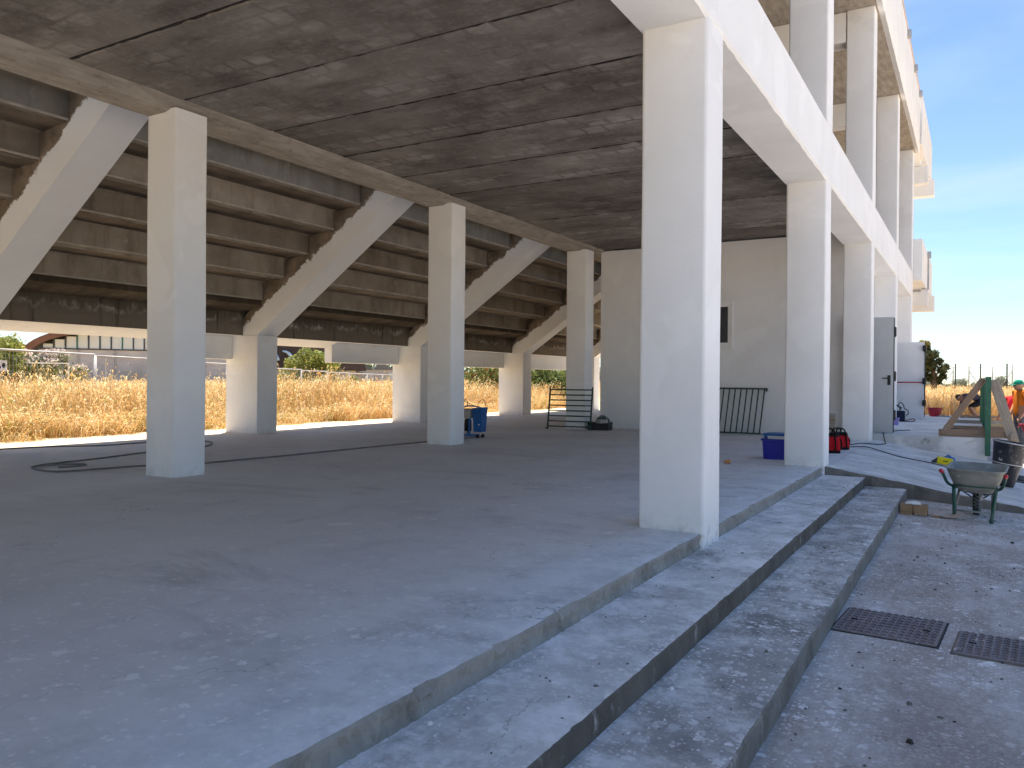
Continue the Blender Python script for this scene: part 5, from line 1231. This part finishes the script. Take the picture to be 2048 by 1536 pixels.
m = MB(); m.tube([(13.0, 2, 0), (13.0, 2, 8.4)], .06, 6); m.tube([(12.6, 2, 8.2), (13.4, 2, 8.2)], .04, 5); m.build('mast', THINP, t)

# ------------------------------------------------------------------ people
SKIN = plain('sun_tanned_skin', (.36, .19, .12), .55, .12, 9, .35); HAIR = plain('dark_brown_hair', (.035, .022, .016), .7, .3, 30)
ORANGE = plain('orange_cotton', (.62, .17, .02), .9, .12, 12, .1); REDT = plain('red_cotton', (.60, .025, .035), .9, .12, 12, .1); BLACKT = plain('black_cotton', (.02, .018, .022), .9, .25, 12, .1); GREYJ = plain('grey_work_trousers', (.10, .11, .13), .9, .2, 12, .1); NAVY = plain('navy_shorts', (.018, .022, .045), .9, .2, 12, .1); SHOE = plain('dusty_boots', (.10, .085, .07), .8, .3, 14); CAPM = plain('teal_cap', (.01, .22, .15), .8, .12, 12, .1); VEST = plain('green_vest', (.10, .42, .10), .8, .1, 10); MAUVE = plain('washed_mauve_cotton', (.075, .06, .085), .9, .25, 12, .1); HATM = plain('orange_head_cover', (.62, .30, .04), .8)
def person(label, loc, rz, J, mats, head_dir, cap=None, scale=1., hair=True):
    """J: joint -> (pos, radius); mats: region -> material; one skinned surface with clothes coloured by the nearest bone"""
    E = [('pelvis', 'spine', 'top'), ('spine', 'chest', 'top'), ('chest', 'neck', 'top'), ('neck', 'skull', 'skin')]
    for s_ in 'LR':
        E += [('chest', 'sh' + s_, 'top'), ('sh' + s_, 'el' + s_, 'sleeve'), ('el' + s_, 'wr' + s_, 'skin'), ('wr' + s_, 'ha' + s_, 'skin'), ('pelvis', 'hip' + s_, 'leg'), ('hip' + s_, 'kn' + s_, 'leg'), ('kn' + s_, 'an' + s_, 'calf'), ('an' + s_, 'toe' + s_, 'shoe')]
    names = list(J); idx = {n: i for i, n in enumerate(names)}
    me = bpy.data.meshes.new('body_skeleton'); me.from_pydata([J[n][0] for n in names], [(idx[a], idx[b]) for a, b, _ in E], [])
    o = bpy.data.objects.new('body_skeleton', me); COL.objects.link(o)
    md = o.modifiers.new('skin', 'SKIN'); md.use_smooth_shade = True
    for i, n in enumerate(names):
        r = J[n][1]; me.skin_vertices[0].data[i].radius = (r, r) if not isinstance(r, tuple) else r
        me.skin_vertices[0].data[i].use_root = (n == 'pelvis')
    sd = o.modifiers.new('sub', 'SUBSURF'); sd.levels = 2; sd.render_levels = 2
    dg = bpy.context.evaluated_depsgraph_get(); em = bpy.data.meshes.new_from_object(o.evaluated_get(dg))
    bpy.data.objects.remove(o)
    bm = bmesh.new(); bm.from_mesh(em)
    regs = ['skin', 'top', 'sleeve', 'leg', 'calf', 'shoe']
    segs = [(Vector(J[a][0]), Vector(J[b][0]), regs.index(q)) for a, b, q in E]
    for f in bm.faces:
        c = f.calc_center_median(); best = (9, 0)
        for a, b, q in segs:
            ab = b - a; tt = max(0, min(1, (c - a).dot(ab) / max(ab.length_squared, 1e-9))); dd = (c - a - ab * tt).length
            if dd < best[0]: best = (dd, q)
        f.material_index = best[1]; f.smooth = True
    # head: an egg with brow, nose, chin and ears, turned the way the person looks
    sk = Vector(J['skull'][0]); fwd = Vector(head_dir[0]).normalized(); up = Vector(head_dir[1]); sdv = fwd.cross(up).normalized(); up = sdv.cross(fwd)
    hm = bmesh.new(); bmesh.ops.create_uvsphere(hm, u_segments=20, v_segments=14, radius=1)
    for v in hm.verts:
        x, y, z = v.co; fx = x * .098; fy = y * .076 * (1 - .18 * max(0, -z)); fz = z * .122
        if x > .55: fx += .012 * math.exp(-((z + .08) / .2) ** 2 - (y / .22) ** 2) * 1.6 - .005 * math.exp(-((z - .12) / .1) ** 2 - ((abs(y) - .38) / .16) ** 2) + .006 * math.exp(-((z + .75) / .2) ** 2)
        if abs(y) > .93 and abs(x) < .3: fy *= 1.14
        v.co = sk + fwd * fx + sdv * fy + up * fz
    hm.verts.index_update(); base = len(bm.verts); nv = [bm.verts.new(v.co) for v in hm.verts]
    for f in hm.faces:
        nf = bm.faces.new([nv[v.index] for v in f.verts]); nf.smooth = True; c = f.calc_center_median() - sk; x, z = c.dot(fwd), c.dot(up)
        nf.material_index = 6 if hair and (z > .045 - .3 * max(0, -x) and (x < .05 or z > .085) ) else 0
        if .05 < x and .01 < z < .03 and .018 < abs(c.dot(sdv)) < .05: nf.material_index = 6
        if .06 < x and -.065 < z < -.05 and abs(c.dot(sdv)) < .03: nf.material_index = 7
    hm.free()
    # fingers: four and a thumb on each hand, unequal and curled
    for s_ in 'LR':
        w_, h_ = Vector(J['wr' + s_][0]), Vector(J['ha' + s_][0]); d_ = (h_ - w_).normalized(); sd_ = d_.cross(Vector((.3, .2, .9))).normalized(); u_ = sd_.cross(d_)
        fb_ = MB()
        for q, ln in enumerate((.070, .080, .074, .058)):
            b_ = h_ + sd_ * (-.026 + .0175 * q); fb_.tube([b_, b_ + d_ * ln * .45 - u_ * .004, b_ + d_ * ln * .75 - u_ * .022, b_ + d_ * ln * .8 - u_ * .042], [.0095, .009, .008, .006], 6)
        b_ = w_ + (h_ - w_) * .5 - sd_ * .028; fb_.tube([b_, b_ + d_ * .03 - sd_ * .02, b_ + d_ * .06 - sd_ * .022 - u_ * .01], [.011, .010, .007], 6)
        vv_ = [bm.verts.new(v) for v in fb_.v]
        for f in fb_.f:
            try: nf = bm.faces.new([vv_[i] for i in f]); nf.material_index = 0; nf.smooth = True
            except ValueError: pass
    me = bpy.data.meshes.new('body'); bm.to_mesh(me); bm.free()
    for q in regs: me.materials.append(mats[q])
    me.materials.append(HAIR); me.materials.append(plain('lips', (.28, .10, .08), .5) if 'lips' not in bpy.data.materials else bpy.data.materials['lips'])
    t = thing('person', label, 'person', loc, rz); t.scale = (scale,) * 3; link('body', me, t)
    if cap:
        m = MB(); n = 20; rings = []
        for zz_, rr in ((.022, 1.06), (.06, 1.04), (.095, .86), (.118, .5), (.128, .08)): rings.append([sk + fwd * (.100 * rr * math.cos(a * 2 * math.pi / n) - .004) + sdv * (.080 * rr * math.sin(a * 2 * math.pi / n)) + up * zz_ for a in range(n)])
        m.ring_loft(rings, 0, False, True); autosmooth(m.build('cap', cap, t), 50)
        m = MB(); a_ = [sk + fwd * (.096 * math.cos(R(q))) + sdv * (.078 * math.sin(R(q))) + up * .032 for q in range(-60, 61, 15)]; b_ = [sk + fwd * (.085 + .09 * math.cos(R(q * 1.2))) + sdv * (.075 * math.sin(R(q))) + up * .022 for q in range(-60, 61, 15)]
        k = len(a_); m.add(a_ + b_ + [v + up * .006 for v in a_] + [v + up * .006 for v in b_], [(i, i + 1, k + i + 1, k + i) for i in range(k - 1)] + [(2 * k + i, 3 * k + i, 3 * k + i + 1, 2 * k + i + 1) for i in range(k - 1)] + [(k + i, k + i + 1, 3 * k + i + 1, 3 * k + i) for i in range(k - 1)]); m.build('cap_brim', cap, t)
    return t
def std(**over):
    J = dict(pelvis=((0, 0, .93), .135), spine=((.01, 0, 1.12), .125), chest=((0, 0, 1.32), (.15, .12)), neck=((.015, 0, 1.465), .058), skull=((.035, 0, 1.585), .06),
             shL=((0, .175, 1.405), .07), elL=((-.03, .245, 1.13), .047), wrL=((.10, .235, .91), .032), haL=((.15, .22, .85), .035), shR=((0, -.175, 1.405), .07), elR=((-.03, -.245, 1.13), .047), wrR=((.10, -.235, .91), .032), haR=((.15, -.22, .85), .035),
             hipL=((0, .09, .86), .098), knL=((.02, .11, .49), .066), anL=((-.02, .12, .09), .046), toeL=((.14, .135, .04), .038), hipR=((0, -.09, .86), .098), knR=((.02, -.11, .49), .066), anR=((-.02, -.12, .09), .046), toeR=((.14, -.135, .04), .038))
    J.update(over); return J
faceL = math.atan2(-.5, -.86)       # looking towards the stand
person('worker in orange shirt and teal cap standing at the right edge', (.84, 20.2, yard_z(.84, 20.2)), R(205), std(skull=((.045, 0, 1.57), .06)), dict(skin=SKIN, top=ORANGE, sleeve=ORANGE, leg=GREYJ, calf=GREYJ, shoe=SHOE), ((1, 0, -.12), (0, 0, 1)), CAPM, .985)
bend = std(pelvis=((-.25, 0, .88), .145), spine=((-.06, 0, .99), .135), chest=((.18, 0, 1.02), (.15, .13)), neck=((.33, 0, .98), .058), skull=((.43, 0, .92), .06), shL=((.24, .175, 1.0), .072), elL=((.33, .22, .72), .047), wrL=((.42, .16, .50), .032), haL=((.45, .14, .43), .035), shR=((.24, -.175, 1.0), .072), elR=((.33, -.22, .72), .047), wrR=((.42, -.16, .50), .032), haR=((.45, -.14, .43), .035), hipL=((-.22, .10, .83), .105), knL=((-.06, .13, .47), .068), hipR=((-.22, -.10, .83), .105), knR=((-.06, -.13, .47), .068), anL=((-.12, .14, .09), .046), toeL=((.05, .15, .04), .038), anR=((-.12, -.14, .09), .046), toeR=((.05, -.15, .04), .038))
person('worker in bright red shirt and dark shorts bending forward behind the grey prop', (.96, 23.4, yard_z(.96, 23.4) + .22), R(195), bend, dict(skin=SKIN, top=REDT, sleeve=REDT, leg=NAVY, calf=SKIN, shoe=SHOE), ((.5, 0, -1), (1, 0, .4)))
tb = thing('mortar_slab', 'low pale concrete slab under the bending worker', 'slab', (.9, 23.45, yard_z(.9, 23.45))); m = MB(); m.box(-.35, .55, -.4, .4, 0, .218, bev=.02); m.build('slab', RAMP, tb); m = MB(); m.box(-.36, .56, -.41, -.402, .0, .06); m.build('shutter_board', WOODG, tb)
crouch = std(pelvis=((-.22, 0, .62), .145), spine=((-.06, 0, .76), .135), chest=((.15, 0, .80), (.15, .13)), neck=((.28, 0, .76), .058), skull=((.37, 0, .71), .06), shL=((.2, .175, .78), .072), elL=((.30, .21, .52), .047), wrL=((.38, .15, .30), .032), haL=((.40, .13, .23), .035), shR=((.2, -.175, .78), .072), elR=((.30, -.21, .52), .047), wrR=((.38, -.15, .30), .032), haR=((.40, -.13, .23), .035), hipL=((-.2, .10, .58), .105), knL=((.10, .16, .43), .068), hipR=((-.2, -.10, .58), .105), knR=((.08, -.16, .43), .068), anL=((-.10, .15, .09), .046), toeL=((.07, .17, .04), .038), anR=((-.12, -.15, .09), .046), toeR=((.05, -.17, .04), .038))
person('worker in dark shirt crouching at the edge of the golden grass', (-.05, 28.25, -.05), R(190), crouch, dict(skin=SKIN, top=MAUVE, sleeve=MAUVE, leg=BLACKT, calf=SKIN, shoe=SHOE), ((.5, 0, -1), (1, 0, .4)))
pv = (-27.4, 28.6); person('person in a green vest with orange head cover standing in the tall grass', (pv[0], pv[1], zfld(pv)), R(70), std(), dict(skin=SKIN, top=VEST, sleeve=GREYJ, leg=NAVY, calf=NAVY, shoe=SHOE), ((1, 0, -.2), (0, 0, 1)), HATM, .98)
